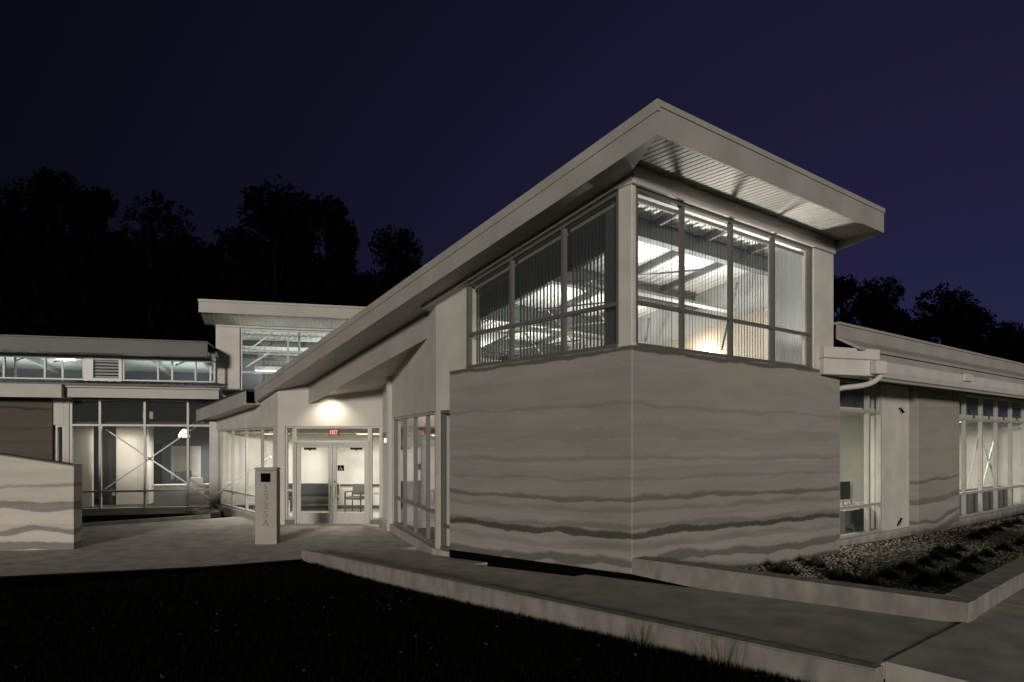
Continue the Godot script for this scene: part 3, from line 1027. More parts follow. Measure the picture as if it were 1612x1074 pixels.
func entry_hall() -> void:
	var T := Transform3D(Basis(Vector3.UP, deg_to_rad(-38.9)), Vector3(-0.34, 0, -12.06))
	var t := thing("entry_hall", "low white entrance hall with glazed double doors beneath the sloping porch roof", "building", T)
	var s := st()
	# door wall: piers and the wall over the head, up to the porch ceiling
	wall(s, 0.0, 0.19, 0.0, 3.62, 3.62, 0.2)
	wall(s, 0.19, 2.75, 2.62, 3.62, 3.98, 0.2)
	wall(s, 2.75, 2.86, 0.0, 3.98, 3.98, 0.2)
	put("front_wall", s, M.stucco, t)
	# windows beside the doors
	window(t, Transform3D(Basis(), Vector3(0, 0, -0.1)), [0.195, 0.425], [0.12, 0.90, 2.615], 0.0, 0.045, 0.11, M.frame)
	window(t, Transform3D(Basis(), Vector3(0, 0, -0.1)), [2.455, 2.745], [0.12, 0.82, 2.615], 0.0, 0.045, 0.11, M.frame)
	for k in [[0.195, 0.425], [2.455, 2.745]]:
		s = st()
		slab(s, k[0], k[1], 0.0, 0.118, -0.16, -0.03, 0.008)
		put("kick_plate", s, M.bronze, t)
	window(t, Transform3D(Basis(), Vector3(0, 0, -0.1)), [0.43, 2.45], [2.17, 2.615], 0.0, 0.06, 0.12, M.frame, null, "transom_window")
	s = st()
	slab(s, 0.43, 0.475, 0.0, 2.168, -0.16, -0.04, 0.006)
	slab(s, 2.405, 2.45, 0.0, 2.168, -0.16, -0.04, 0.006)
	put("door_frame", s, M.frame, t)
	for k in 2:
		var x0: float = [0.48, 1.443][k]
		var w := 0.957
		s = st()
		for e in [[0.0, 0.11], [w - 0.11, w]]:
			slab(s, e[0], e[1], 0.012, 2.16, -0.022, 0.022, 0.004)
		slab(s, 0.11, w - 0.11, 0.012, 0.30, -0.0215, 0.0215)
		slab(s, 0.11, w - 0.11, 2.05, 2.16, -0.0215, 0.0215)
		var d := put("door", s, M.frame, t, Transform3D(Basis(), Vector3(x0, 0, -0.1)))
		s = st()
		quad(s, Vector3(0.11, 0.30, 0), Vector3(w - 0.11, 0.30, 0), Vector3(w - 0.11, 2.05, 0), Vector3(0.11, 2.05, 0), Vector3.BACK)
		put("pane", s, M.glass, d)
		s = st()
		var hx := w - 0.06 if k == 0 else 0.06
		tube(s, [Vector3(hx, 0.72, 0.02), Vector3(hx, 0.72, 0.075), Vector3(hx, 0.75, 0.085), Vector3(hx, 1.0, 0.085), Vector3(hx, 1.03, 0.075), Vector3(hx, 1.03, 0.02)], 0.014, 8)
		put("handle", s, M.chrome, d)
		s = st()
		var cx := 0.34 if k == 0 else w - 0.34
		slab(s, cx - 0.16, cx + 0.16, 1.985, 2.045, -0.09, -0.025, 0.006)
		slab(s, cx - 0.02, cx + 0.02, 1.96, 1.99, -0.07, -0.03, 0.004)
		put("closer", s, M.black, d)
		if k == 1:
			s = st()
			lathe(s, Vector3(0.06, 1.13, 0.02), [Vector2(0, 0), Vector2(0.028, 0), Vector2(0.028, 0.02), Vector2(0, 0.02)], 12)
			put("lock", s, M.black, d)
	# window wall on the left, running back to the glazed wing
	var T3 := T.affine_inverse() * facade(Vector3(-0.28, 0, -18.1), Vector3(-0.34, 0, -12.06))
	window(t, T3 * Transform3D(Basis(), Vector3(0, 0, -0.08)), [0.25, 0.62, 1.84, 3.2, 4.6, 5.68], [0.12, 0.62, 2.6], 0.0, 0.055, 0.08, M.frame)
	s = st()
	slab(s, 0.0, 5.68, -0.2, 0.118, -0.2, 0.05, 0.01)
	put("plinth", s, M.concrete, t, T3)
	s = st()
	wall(s, 0.0, 6.04, 2.602, 2.95, 3.56, 0.2)
	wall(s, 5.69, 6.04, 0.0, 2.60, 2.60, 0.2)
	put("side_wall", s, M.stucco, t, T3)
	# low eave above that window wall
	s = st()
	prism(s, [Vector3(-0.5, 2.86, 0.42), Vector3(-0.5, 3.27, 0.42), Vector3(4.75, 3.62, 0.42), Vector3(4.75, 3.22, 0.42)], Vector3(0, 0, 0.04))
	prism(s, [Vector3(-0.5, 2.88, 0.0), Vector3(4.75, 3.24, 0.0), Vector3(4.75, 3.24, 0.418), Vector3(-0.5, 2.88, 0.418)], Vector3(0, 0.03, 0))
	var eave := put("low_eave", s, M.fascia, t, T3)
	s = st()
	prism(s, [Vector3(-0.55, 3.25, 0.47), Vector3(-0.55, 3.31, 0.47), Vector3(4.75, 3.66, 0.47), Vector3(4.75, 3.60, 0.47)], Vector3(0, 0, -5.5))
	put("low_roof", s, M.roof_metal, eave)

	# --- the lobby
	s = st()
	prism(s, [Vector3(0.05, -0.004, -0.05), Vector3(2.80, -0.004, -0.05), Vector3(4.6, -0.004, -0.3), Vector3(4.6, -0.004, -4.3), Vector3(-3.25, -0.004, -4.3)], Vector3(0, -0.1, 0))
	put("lobby_floor", s, M.floor_gloss, t)
	s = st()
	prism(s, [Vector3(0.0, 2.64, -0.22), Vector3(2.85, 2.64, -0.22), Vector3(4.6, 2.64, -0.3), Vector3(4.6, 2.64, -4.3), Vector3(-3.2, 2.64, -4.3)], Vector3(0, 0.1, 0))
	put("lobby_ceiling", s, M.ceiling_tile, t)
	s = st()
	slab(s, -3.3, 4.7, -0.1, 2.74, -4.4, -4.3)
	slab(s, 4.6, 4.7, -0.1, 2.74, -4.3, -0.2)
	put("lobby_wall", s, M.paint_cream, t)
	s = st()
	prism(s, [Vector3(-3.1, 2.45, -4.29), Vector3(-0.62, 2.45, -1.2), Vector3(4.59, 2.45, -1.2), Vector3(4.59, 2.45, -4.29)], Vector3(0, 0.188, 0))
	put("bulkhead", s, M.ceiling_tile, t)
	s = st()
	slab(s, -3.2, 4.58, 0.0, 0.11, -4.298, -4.285)
	put("skirting", s, M.paint_dark, t)
	s = st()
	slab(s, 0.60, 2.2, 0.74, 0.80, -4.298, -4.25)
	put("wall_rail", s, M.dark_wood, t)
	# a pale diagonal brace seen through the side windows
	s = st()
	tube(s, [Vector3(-3.0, 0.55, -3.1), Vector3(-1.1, 1.75, -2.6)], 0.022, 8)
	put("brace", s, M.deck, t)
	# ceiling panels that light the lobby
	for k in 2:
		var at := T * Transform3D(Basis(), Vector3([-0.9, 1.9][k], 2.41, [-2.5, -2.5][k]))
		var p := thing("ceiling_light", ["square ceiling light in the lobby on the side of the window wall", "square ceiling light in the lobby behind the right-hand door"][k], "lamp", at, "ceiling lights of the lobby")
		s = st()
		slab(s, -0.3, 0.3, 0.0, 0.036, -0.3, 0.3, 0.004)
		put("light_panel", s, M.panel_glow, p)
		area("ceiling_light_lamp", at * Vector3(0, -0.01, 0), Vector3.DOWN, Vector2(0.58, 0.58), 6.5, Color(1.0, 0.98, 0.94))

	# --- things in and at the lobby
	var sofa := thing("sofa", "long dark blue-grey sofa against the lobby wall behind the left door", "sofa", T * Transform3D(Basis(), Vector3(-0.35, 0, -3.8)))
	s = st()
	box(s, Vector3(0, 0.34, 0.0), Vector3(1.9, 0.16, 0.62), Basis(), 0.04)
	put("seat", s, M.upholstery, sofa)
	s = st()
	box(s, Vector3(0, 0.64, -0.26), Vector3(1.9, 0.40, 0.14), Basis(Vector3.RIGHT, -0.12), 0.04)
	put("backrest", s, M.upholstery, sofa)
	s = st()
	box(s, Vector3(0, 0.20, 0.0), Vector3(1.84, 0.09, 0.56), Basis(), 0.01)
	put("base", s, M.dark_wood, sofa)
	for x in [-0.85, 0.85]:
		for z in [-0.24, 0.24]:
			s = st()
			slab(s, x - 0.025, x + 0.025, 0.0, 0.155, z - 0.025, z + 0.025)
			put("leg", s, M.dark_wood, sofa)
	var ch := thing("armchair", "grey lobby armchair with wooden legs seen through the right door", "chair", T * Transform3D(Basis(Vector3.UP, -0.25), Vector3(1.33, 0, -3.4)), "chairs in the lobby")
	s = st()
	box(s, Vector3(0, 0.43, 0), Vector3(0.52, 0.09, 0.52), Basis(), 0.03)
	put("seat", s, M.seat_cloth, ch)
	s = st()
	box(s, Vector3(0, 0.68, -0.25), Vector3(0.52, 0.34, 0.07), Basis(Vector3.RIGHT, -0.15), 0.03)
	put("backrest", s, M.seat_cloth, ch)
	for x in [-0.27, 0.27]:
		s = st()
		bar(s, Vector3(x, 0.62, -0.27), Vector3(x, 0.62, 0.26), 0.045, 0.03, 0.008)
		put("armrest", s, M.dark_wood, ch)
		for z in [-0.25, 0.24]:
			s = st()
			slab(s, x - 0.018, x + 0.018, 0.0, 0.60, z - 0.018, z + 0.018)
			put("leg", s, M.dark_wood, ch)
	copy_of(ch, T * Transform3D(Basis(Vector3.UP, -0.6), Vector3(2.55, 0, -3.1)), "grey lobby armchair partly seen through the narrow window right of the doors")
	var tb := thing("side_table", "low dark side table at the left end of the lobby sofa", "table", T * Transform3D(Basis(), Vector3(-1.65, 0, -3.8)))
	s = st()
	box(s, Vector3(0, 0.48, 0), Vector3(0.5, 0.04, 0.5), Basis(), 0.008)
	put("tabletop", s, M.dark_wood, tb)
	for x in [-0.21, 0.21]:
		for z in [-0.21, 0.21]:
			s = st()
			slab(s, x - 0.02, x + 0.02, 0.0, 0.46, z - 0.02, z + 0.02)
			put("leg", s, M.dark_wood, tb)
	# low white rack by the side window
	var rk := thing("magazine_rack", "low pale rack with upright slats by the entrance side window", "rack", T * Transform3D(Basis(Vector3.UP, 0.9), Vector3(-0.62, 0, -1.6)))
	s = st()
	slab(s, -0.42, 0.42, 0.50, 0.54, -0.16, 0.16, 0.006)
	put("shelf", s, M.dark_wood, rk)
	for k in 6:
		s = st()
		slab(s, -0.40 + 0.15 * k, -0.355 + 0.15 * k, 0.0, 0.498, -0.15, 0.15)
		put("slat", s, M.plastic, rk)

	# exit sign hung behind the transom
	var ex := thing("exit_sign", "red lit exit sign hanging behind the transom over the doors", "sign", T * Transform3D(Basis(), Vector3(1.41, 2.36, -0.33)))
	s = st()
	box(s, Vector3(0, 0.10, 0), Vector3(0.28, 0.18, 0.035), Basis(), 0.006)
	put("sign_plate", s, M.exit_face, ex)
	var tm := TextMesh.new()
	tm.text = "EXIT"
	var fnt := SystemFont.new()
	fnt.font_names = PackedStringArray(["Droid Sans"])
	fnt.font_weight = 700
	tm.font = fnt
	tm.font_size = 64
	tm.pixel_size = 0.00165
	var tall := Vector3(1.0, 1.55, 1.0)
	tm.depth = 0.008
	var tx := MeshInstance3D.new()
	tx.mesh = tm
	tx.material_override = M.exit_red
	tx.position = Vector3(0, 0.10, 0.022)
	tx.scale = tall
	tx.name = "sign_lettering"
	ex.add_child(tx)
	s = st()
	tube(s, [Vector3(0, 0.2, 0), Vector3(0, 0.28, 0)], 0.01, 6)
	put("stem", s, M.pale_steel, ex)
	omni("exit_sign_light", T * Vector3(1.41, 2.42, -0.15), 0.0004, Color(1, 0.2, 0.2), 0.08)

	# wheelchair plate on the door glass
	var pl := thing("access_plate", "small black wheelchair access plate on the right-hand door glass", "sign", T * Transform3D(Basis(), Vector3(1.66, 1.50, -0.088)))
	s = st()
	box(s, Vector3.ZERO, Vector3(0.17, 0.15, 0.006))
	put("plate", s, M.black, pl)
	s = st()
	var arc := []
	for k in 11:
		var a := deg_to_rad(150 + 25 * k)
		arc.append(Vector3(-0.005 + 0.032 * cos(a), -0.025 + 0.032 * sin(a), 0.006))
	tube(s, arc, 0.004, 5)
	tube(s, [Vector3(-0.012, 0.035, 0.006), Vector3(-0.008, -0.005, 0.006), Vector3(0.026, -0.005, 0.006), Vector3(0.040, -0.045, 0.006), Vector3(0.052, -0.042, 0.006)], 0.005, 5)
	tube(s, [Vector3(-0.010, 0.015, 0.006), Vector3(0.018, 0.015, 0.006)], 0.004, 5)
	lathe(s, Vector3(-0.013, 0.045, 0.006), [Vector2(0, -0.009), Vector2(0.009, 0), Vector2(0, 0.009)], 8)
	put("wheelchair_symbol", s, M.deck, pl)

	# downlight in the porch ceiling that washes the wall over the doors
	var dl := thing("downlight", "small dark downlight under the porch ceiling above the entrance doors", "lamp", T * Transform3D(Basis(), Vector3(1.42, 3.44, 0.42)))
	s = st()
	lathe(s, Vector3.ZERO, [Vector2(0.0, 0.14), Vector2(0.07, 0.14), Vector2(0.075, 0.0), Vector2(0.06, 0.0), Vector2(0.055, 0.06), Vector2(0.0, 0.062)], 16)
	put("can", s, M.dark_frame, dl)
	s = st()
	lathe(s, Vector3.ZERO, [Vector2(0, 0.05), Vector2(0.045, 0.048), Vector2(0, 0.04)], 12)
	put("lamp_bulb", s, M.bulb_glow, dl)
	var sp := SpotLight3D.new()
	sp.name = "downlight_lamp"
	sp.light_energy = 1.8
	sp.light_color = Color(1, 0.95, 0.87)
	sp.spot_range = 20.0
	sp.spot_angle = 62.0
	sp.spot_angle_attenuation = 1.0
	sp.light_size = 0.04
	sp.shadow_enabled = true
	sp.transform = T * Transform3D(Basis.looking_at(Vector3(0, -1, -0.40), Vector3(0, 0, 1)), Vector3(1.42, 3.41, 0.42))
	add_child(sp)

	# small wall light and card reader on the angled stucco wall
	var TW := facade(Vector3(1.756, 0, -10.16), Vector3(0.12, 0, -5.0))
	var wl := thing("wall_sconce", "small dark box wall light with a lit lower half beside the doors", "lamp", TW * Transform3D(Basis(), Vector3(0.62, 2.30, 0.0)))
	s = st()
	slab(s, -0.07, 0.07, 0.0, 0.14, 0.0, 0.11, 0.01)
	put("body", s, M.dark_frame, wl)
	s = st()
	slab(s, -0.03, 0.03, -0.12, -0.002, 0.02, 0.07, 0.006)
	put("lamp_lens", s, M.panel_glow, wl)
	var cr := thing("card_reader", "small dark card reader on the white wall below the wall light", "card reader", TW * Transform3D(Basis(), Vector3(0.80, 1.35, 0.0)))
	s = st()
	box(s, Vector3(0, 0.09, 0.015), Vector3(0.075, 0.18, 0.03), Basis(), 0.01)
	put("body", s, M.black, cr)
	s = st()
	slab(s, -0.025, 0.025, 0.10, 0.14, 0.0305, 0.034)
	put("keypad", s, M.dark_frame, cr)


func left_wing() -> void:
	var T := Transform3D(Basis(Vector3.UP, deg_to_rad(-24.4)), Vector3(-0.354, 0, -17.98))
	var t := thing("left_wing", "long low wing at the left with a glazed front and a strip of high windows", "building", T)
	var s := st()
	window(t, T_off(0, 0, 0), [-4.2, -3.35, -2.05, -0.757, -0.03], [0.0, 0.60, 2.73, 3.57], 0.0, 0.065, 0.13, M.frame)
	window(t, T_off(0, 0, 0), [-4.60, -4.36], [0.0, 2.72], 0.0, 0.05, 0.11, M.frame)
	s = st()
	slab(s, -4.66, -4.355, 2.725, 3.57, -0.12, 0.1, 0.01)
	slab(s, -4.355, -4.205, -0.2, 3.57, -0.12, 0.1, 0.01)
	put("column", s, M.white, t)
	s = st()
	slab(s, -0.03, 0.27, -0.2, 2.9, -0.2, 0.1, 0.012)
	put("corner_post", s, M.frame, t)
	s = st()
	slab(s, -4.66, -0.03, -0.3, -0.002, -0.2, 0.08, 0.01)
	put("plinth", s, M.concrete, t)
	# earth wall at the far left
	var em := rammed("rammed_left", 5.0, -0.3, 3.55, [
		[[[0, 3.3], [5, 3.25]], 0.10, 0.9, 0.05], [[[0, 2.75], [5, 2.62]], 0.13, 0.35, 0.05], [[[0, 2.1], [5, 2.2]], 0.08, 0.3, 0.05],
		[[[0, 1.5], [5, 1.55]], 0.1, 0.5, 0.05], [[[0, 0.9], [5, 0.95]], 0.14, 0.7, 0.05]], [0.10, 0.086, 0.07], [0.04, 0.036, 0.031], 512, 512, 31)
	s = st()
	quad(s, Vector3(-9.66, -0.3, 0.15), Vector3(-4.66, -0.3, 0.15), Vector3(-4.66, 3.55, 0.15), Vector3(-9.66, 3.55, 0.15), Vector3.BACK, Vector2(0, 1), Vector2(1, 1), Vector2(1, 0), Vector2(0, 0))
	quad(s, Vector3(-4.66, -0.3, 0.15), Vector3(-4.66, -0.3, -0.3), Vector3(-4.66, 3.55, -0.3), Vector3(-4.66, 3.55, 0.15), Vector3.RIGHT, Vector2(0.9, 1), Vector2(1, 1), Vector2(1, 0), Vector2(0.9, 0))
	quad(s, Vector3(-9.66, -0.3, -0.3), Vector3(-4.66, -0.3, -0.3), Vector3(-4.66, 3.55, -0.3), Vector3(-9.66, 3.55, -0.3), Vector3.FORWARD)
	quad(s, Vector3(-9.66, 3.55, -0.3), Vector3(-4.66, 3.55, -0.3), Vector3(-4.66, 3.55, 0.15), Vector3(-9.66, 3.55, 0.15), Vector3.UP)
	put("earth_wall", s, em, t)
	# lower eave
	s = st()
	slab(s, -4.15, 0.28, 3.58, 3.92, 0.62, 0.66)
	slab(s, -4.15, 0.28, 3.60, 3.63, -0.1, 0.619)
	slab(s, 0.25, 0.279, 3.58, 3.90, -0.1, 0.619)
	var ev := put("eave", s, M.fascia, t)
	s = st()
	slab(s, -9.7, -4.152, 3.55, 3.95, 0.86, 0.90)
	slab(s, -9.7, -4.152, 3.57, 3.60, -0.1, 0.859)
	slab(s, -4.185, -4.153, 3.55, 3.94, 0.0, 0.858)
	put("eave", s, M.fascia, t)
	s = st()
	slab(s, -4.15, 0.34, 3.88, 3.95, 0.661, 0.74, 0.01)
	put("gutter", s, M.fascia, ev)
	s = st()
	prism(s, [Vector3(-9.7, 3.96, 0.9), Vector3(-9.7, 4.0, 0.9), Vector3(-9.7, 4.24, -1.3), Vector3(-9.7, 4.20, -1.3)], Vector3(10.0, 0, 0))
	var lr := put("low_roof", s, M.roof_metal, t)
	for k in 17:
		s = st()
		var x := -4.0 + 0.25 * k
		bar(s, Vector3(x, 4.02, 0.7), Vector3(x, 4.235, -1.28), 0.03, 0.05)
		put("seam", s, M.roof_metal, lr)
	# clerestory strip
	window(t, T_off(0, 0, -1.3), [-9.5, -8.1, -6.55, -5.37, -4.2], [4.26, 5.03], 0.0, 0.055, 0.11, M.pale_steel, null, "clerestory_window")
	window(t, T_off(0, 0, -1.3), [-3.05, -1.95, -0.76, -0.12], [4.26, 5.03], 0.0, 0.055, 0.11, M.pale_steel, null, "clerestory_window")
	s = st()
	slab(s, -4.2, -3.92, 4.2, 5.06, -1.4, -1.2, 0.008)
	slab(s, -3.16, -3.05, 4.2, 5.06, -1.4, -1.2, 0.008)
	slab(s, -3.92, -3.16, 4.2, 4.34, -1.4, -1.21)
	slab(s, -3.92, -3.16, 4.96, 5.06, -1.4, -1.21)
	var lv := put("louvre", s, M.pale_steel, t)
	for k in 6:
		s = st()
		box(s, Vector3(-3.54, 4.39 + 0.105 * k, -1.29), Vector3(0.75, 0.012, 0.10), Basis(Vector3.RIGHT, 0.7))
		put("blade", s, M.pale_steel, lv)
	s = st()
	slab(s, -3.92, -3.16, 4.34, 4.96, -1.40, -1.38)
	put("backing", s, M.black, lv)
	s = st()
	slab(s, -9.7, -0.25, 5.032, 5.16, -1.42, -1.18)
	put("head_trim", s, M.fascia, t)
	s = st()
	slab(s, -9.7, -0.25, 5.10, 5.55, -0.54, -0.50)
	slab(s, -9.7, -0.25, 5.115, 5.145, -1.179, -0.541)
	var ur := put("upper_eave", s, M.shaded_fascia, t)
	s = st()
	slab(s, -9.7, -0.25, 5.105, 5.113, -1.179, -0.541)
	put("soffit", s, M.soffit, ur)
	s = st()
	slab(s, -9.7, -0.25, 5.56, 5.60, -6.0, -0.48)
	put("upper_roof", s, M.roof_metal, ur)
	# inside
	s = st()
	slab(s, -9.6, 1.1, -0.2, -0.005, -4.8, -0.14)
	put("floor", s, M.carpet, t)
	s = st()
	slab(s, -9.6, 1.1, 2.76, 2.84, -4.8, -0.14)
	put("ceiling", s, M.paint_dark, t)
	s = st()
	slab(s, -9.6, 1.1, -0.1, 5.55, -4.9, -4.8)
	slab(s, 1.1, 1.2, -0.1, 4.0, -4.8, -0.3)
	put("back_wall", s, M.paint_violet, t)
	s = st()
	slab(s, -4.55, -4.0, 0.0, 2.75, -1.5, -1.4)
	slab(s, -3.45, -2.40, 0.0, 2.75, -2.1, -2.0)
	slab(s, -2.50, -2.40, 0.0, 2.75, -2.6, -2.101)
	put("partition", s, M.paint_cream, t)
	s = st()
	slab(s, -3.95, -3.455, 0.0, 2.75, -2.3, -2.2)
	put("partition", s, M.paint_dark, t)
	s = st()
	slab(s, -3.62, -3.54, 0.30, 0.42, -2.199, -2.19, 0.002)
	put("socket", s, M.deck, t)
	s = st()
	slab(s, -2.28, -1.20, 0.72, 2.02, -4.8, -4.765)
	var dr := put("inner_window", s, M.deck, t)
	s = st()
	slab(s, -2.18, -1.30, 0.98, 1.92, -4.764, -4.75)
	put("roller_shade", s, M.paint_cream, dr)
	s = st()
	slab(s, -2.18, -1.30, 0.80, 0.90, -4.764, -4.745)
	put("shade_bar", s, M.paint_grey, dr)
	s = st()
	slab(s, -2.95, -2.6, 0.0, 2.1, -4.798, -4.76)
	put("inner_door", s, M.paint_dark, t)
	s = st()
	slab(s, -9.6, -0.14, 3.80, 3.9, -4.8, -1.3)
	put("loft_floor", s, M.paint_grey, t)
	s = st()
	prism(s, [Vector3(-9.6, 5.32, -1.42), Vector3(-9.6, 5.40, -1.42), Vector3(-9.6, 5.0, -4.8), Vector3(-9.6, 4.92, -4.8)], Vector3(9.46, 0, 0))
	put("loft_ceiling", s, M.deck, t)
	for x in [-8.0, -6.2, -4.5, -2.3, -0.6]:
		s = st()
		bar(s, Vector3(x, 5.18, -1.5), Vector3(x, 4.84, -4.78), 0.10, 0.18)
		put("loft_beam", s, M.pale_steel, t)
	for x in [-6.4, -5.0, -1.6, -0.35]:
		s = st()
		slab(s, x - 0.03, x + 0.03, 3.9, 5.3, -1.75, -1.69)
		put("loft_post", s, M.deck, t)
	for k in [[-6.45, -5.9], [-5.3, -4.6], [-1.5, -0.9]]:
		s = st()
		tube(s, [Vector3(k[0], 4.9, -1.8), Vector3(k[1], 5.28, -2.3)], 0.03, 6)
		put("loft_brace", s, M.deck, t)
	# crossed rods behind the glass
	s = st()
	tube(s, [Vector3(-3.3, 0.66, -0.28), Vector3(-0.30, 2.90, -0.28)], 0.022, 8)
	put("cross_brace", s, M.deck, t)
	s = st()
	tube(s, [Vector3(-3.3, 2.60, -0.34), Vector3(-0.10, 0.24, -0.34)], 0.022, 8)
	put("cross_brace", s, M.deck, t)
	s = st()
	lathe(s, Vector3(-2.0, 1.64, -0.31), [Vector2(0, -0.06), Vector2(0.06, 0), Vector2(0, 0.06)], 10)
	put("brace_hub", s, M.deck, t)
	s = st()
	slab(s, -2.15, -1.85, 2.95, 3.18, -0.16, -0.14)
	slab(s, -2.11, -1.89, 2.99, 3.14, -0.139, -0.13)
	put("wall_speaker", s, M.dark_frame, t)

	var k := thing("reception_counter", "pale reception counter behind the glazed left wing under the pendant lamp", "counter", T * Transform3D(Basis(), Vector3(-1.25, 0, -1.2)))
	s = st()
	slab(s, -0.8, 0.9, 0.0, 0.66, -0.05, 0.05)
	put("front_panel", s, M.paint_cream, k)
	s = st()
	slab(s, -0.85, 0.95, 0.66, 0.72, -0.35, 0.12, 0.008)
	put("counter_top", s, M.plastic, k)
	s = st()
	slab(s, 0.3, 0.75, 0.72, 0.95, 0.0, 0.06, 0.006)
	put("raised_ledge", s, M.plastic, k)
	var oc := thing("office_chair", "dark office chair back seen behind the reception counter", "chair", T * Transform3D(Basis(), Vector3(-1.35, 0, -2.2)))
	s = st()
	box(s, Vector3(0, 0.95, -0.05), Vector3(0.55, 0.42, 0.08), Basis(), 0.035)
	put("backrest", s, M.upholstery, oc)
	s = st()
	box(s, Vector3(0, 0.47, -0.3), Vector3(0.5, 0.09, 0.5), Basis(), 0.03)
	put("seat", s, M.upholstery, oc)
	s = st()
	tube(s, [Vector3(0, 0.06, -0.3), Vector3(0, 0.43, -0.3)], 0.03, 8)
	for a in 5:
		bar(s, Vector3(0, 0.08, -0.3), Vector3(0.28 * cos(a * TAU / 5), 0.03, -0.3 + 0.28 * sin(a * TAU / 5)), 0.04, 0.03)
	put("base", s, M.black, oc)
	var pd := thing("pendant_lamp", "glowing white bell-shaped pendant lamp hanging behind the glazed left wing", "lamp", T * Transform3D(Basis(), Vector3(-1.19, 2.36, -1.6)))
	s = st()
	lathe(s, Vector3.ZERO, [Vector2(0.19, 0.0), Vector2(0.18, 0.08), Vector2(0.12, 0.20), Vector2(0.04, 0.27), Vector2(0.0, 0.28)], 16)
	put("lamp_shade", s, M.bulb_glow, pd)
	s = st()
	tube(s, [Vector3(0, 0.28, 0), Vector3(0, 0.40, 0)], 0.008, 6)
	put("cord", s, M.black, pd)
	omni("pendant_lamp_light", T * Vector3(-1.19, 2.44, -1.6), 6.0, Color(1, 0.97, 0.92), 0.1)
	var cl := thing("ceiling_light", "added square ceiling light, unseen, brightening the glazed left wing before the pale partitions", "lamp", T * Transform3D(Basis(), Vector3(-3.2, 2.72, -0.95)))  # unseen ceiling panel, added to brighten this room
	s = st()
	slab(s, -0.3, 0.3, 0.0, 0.036, -0.3, 0.3, 0.004)
	put("light_panel", s, M.panel_glow, cl)
	area("ceiling_light_lamp", T * Vector3(-3.2, 2.71, -0.95), Vector3.DOWN, Vector2(0.58, 0.58), 2.2, Color(1.0, 0.96, 0.88))
	# long lamp in the loft, out of sight below the strip windows
	for x in [-6.8, -2.0]:
		var ll := thing("loft_lamp", ["long uplight inside the high windows left of the louvre", "long uplight inside the high windows right of the louvre"][0 if x < -5.0 else 1], "lamp", T * Transform3D(Basis(), Vector3(x, 4.06, -2.9)), "uplights behind the high windows")
		s = st()
		slab(s, -1.5, 1.5, 0.0, 0.08, -0.08, 0.08, 0.01)
		put("housing", s, M.pale_steel, ll)
		s = st()
		slab(s, -1.45, 1.45, 0.081, 0.10, -0.06, 0.06)
		put("lamp_tube", s, M.tube_glow, ll)
		area("loft_lamp_light", T * Vector3(x, 4.18, -2.9), Vector3.UP, Vector2(2.9, 0.12), 1.8, Color(0.94, 1.0, 0.98))


func T_off(x: float, y: float, z: float) -> Transform3D:
	return Transform3D(Basis(), Vector3(x, y, z))


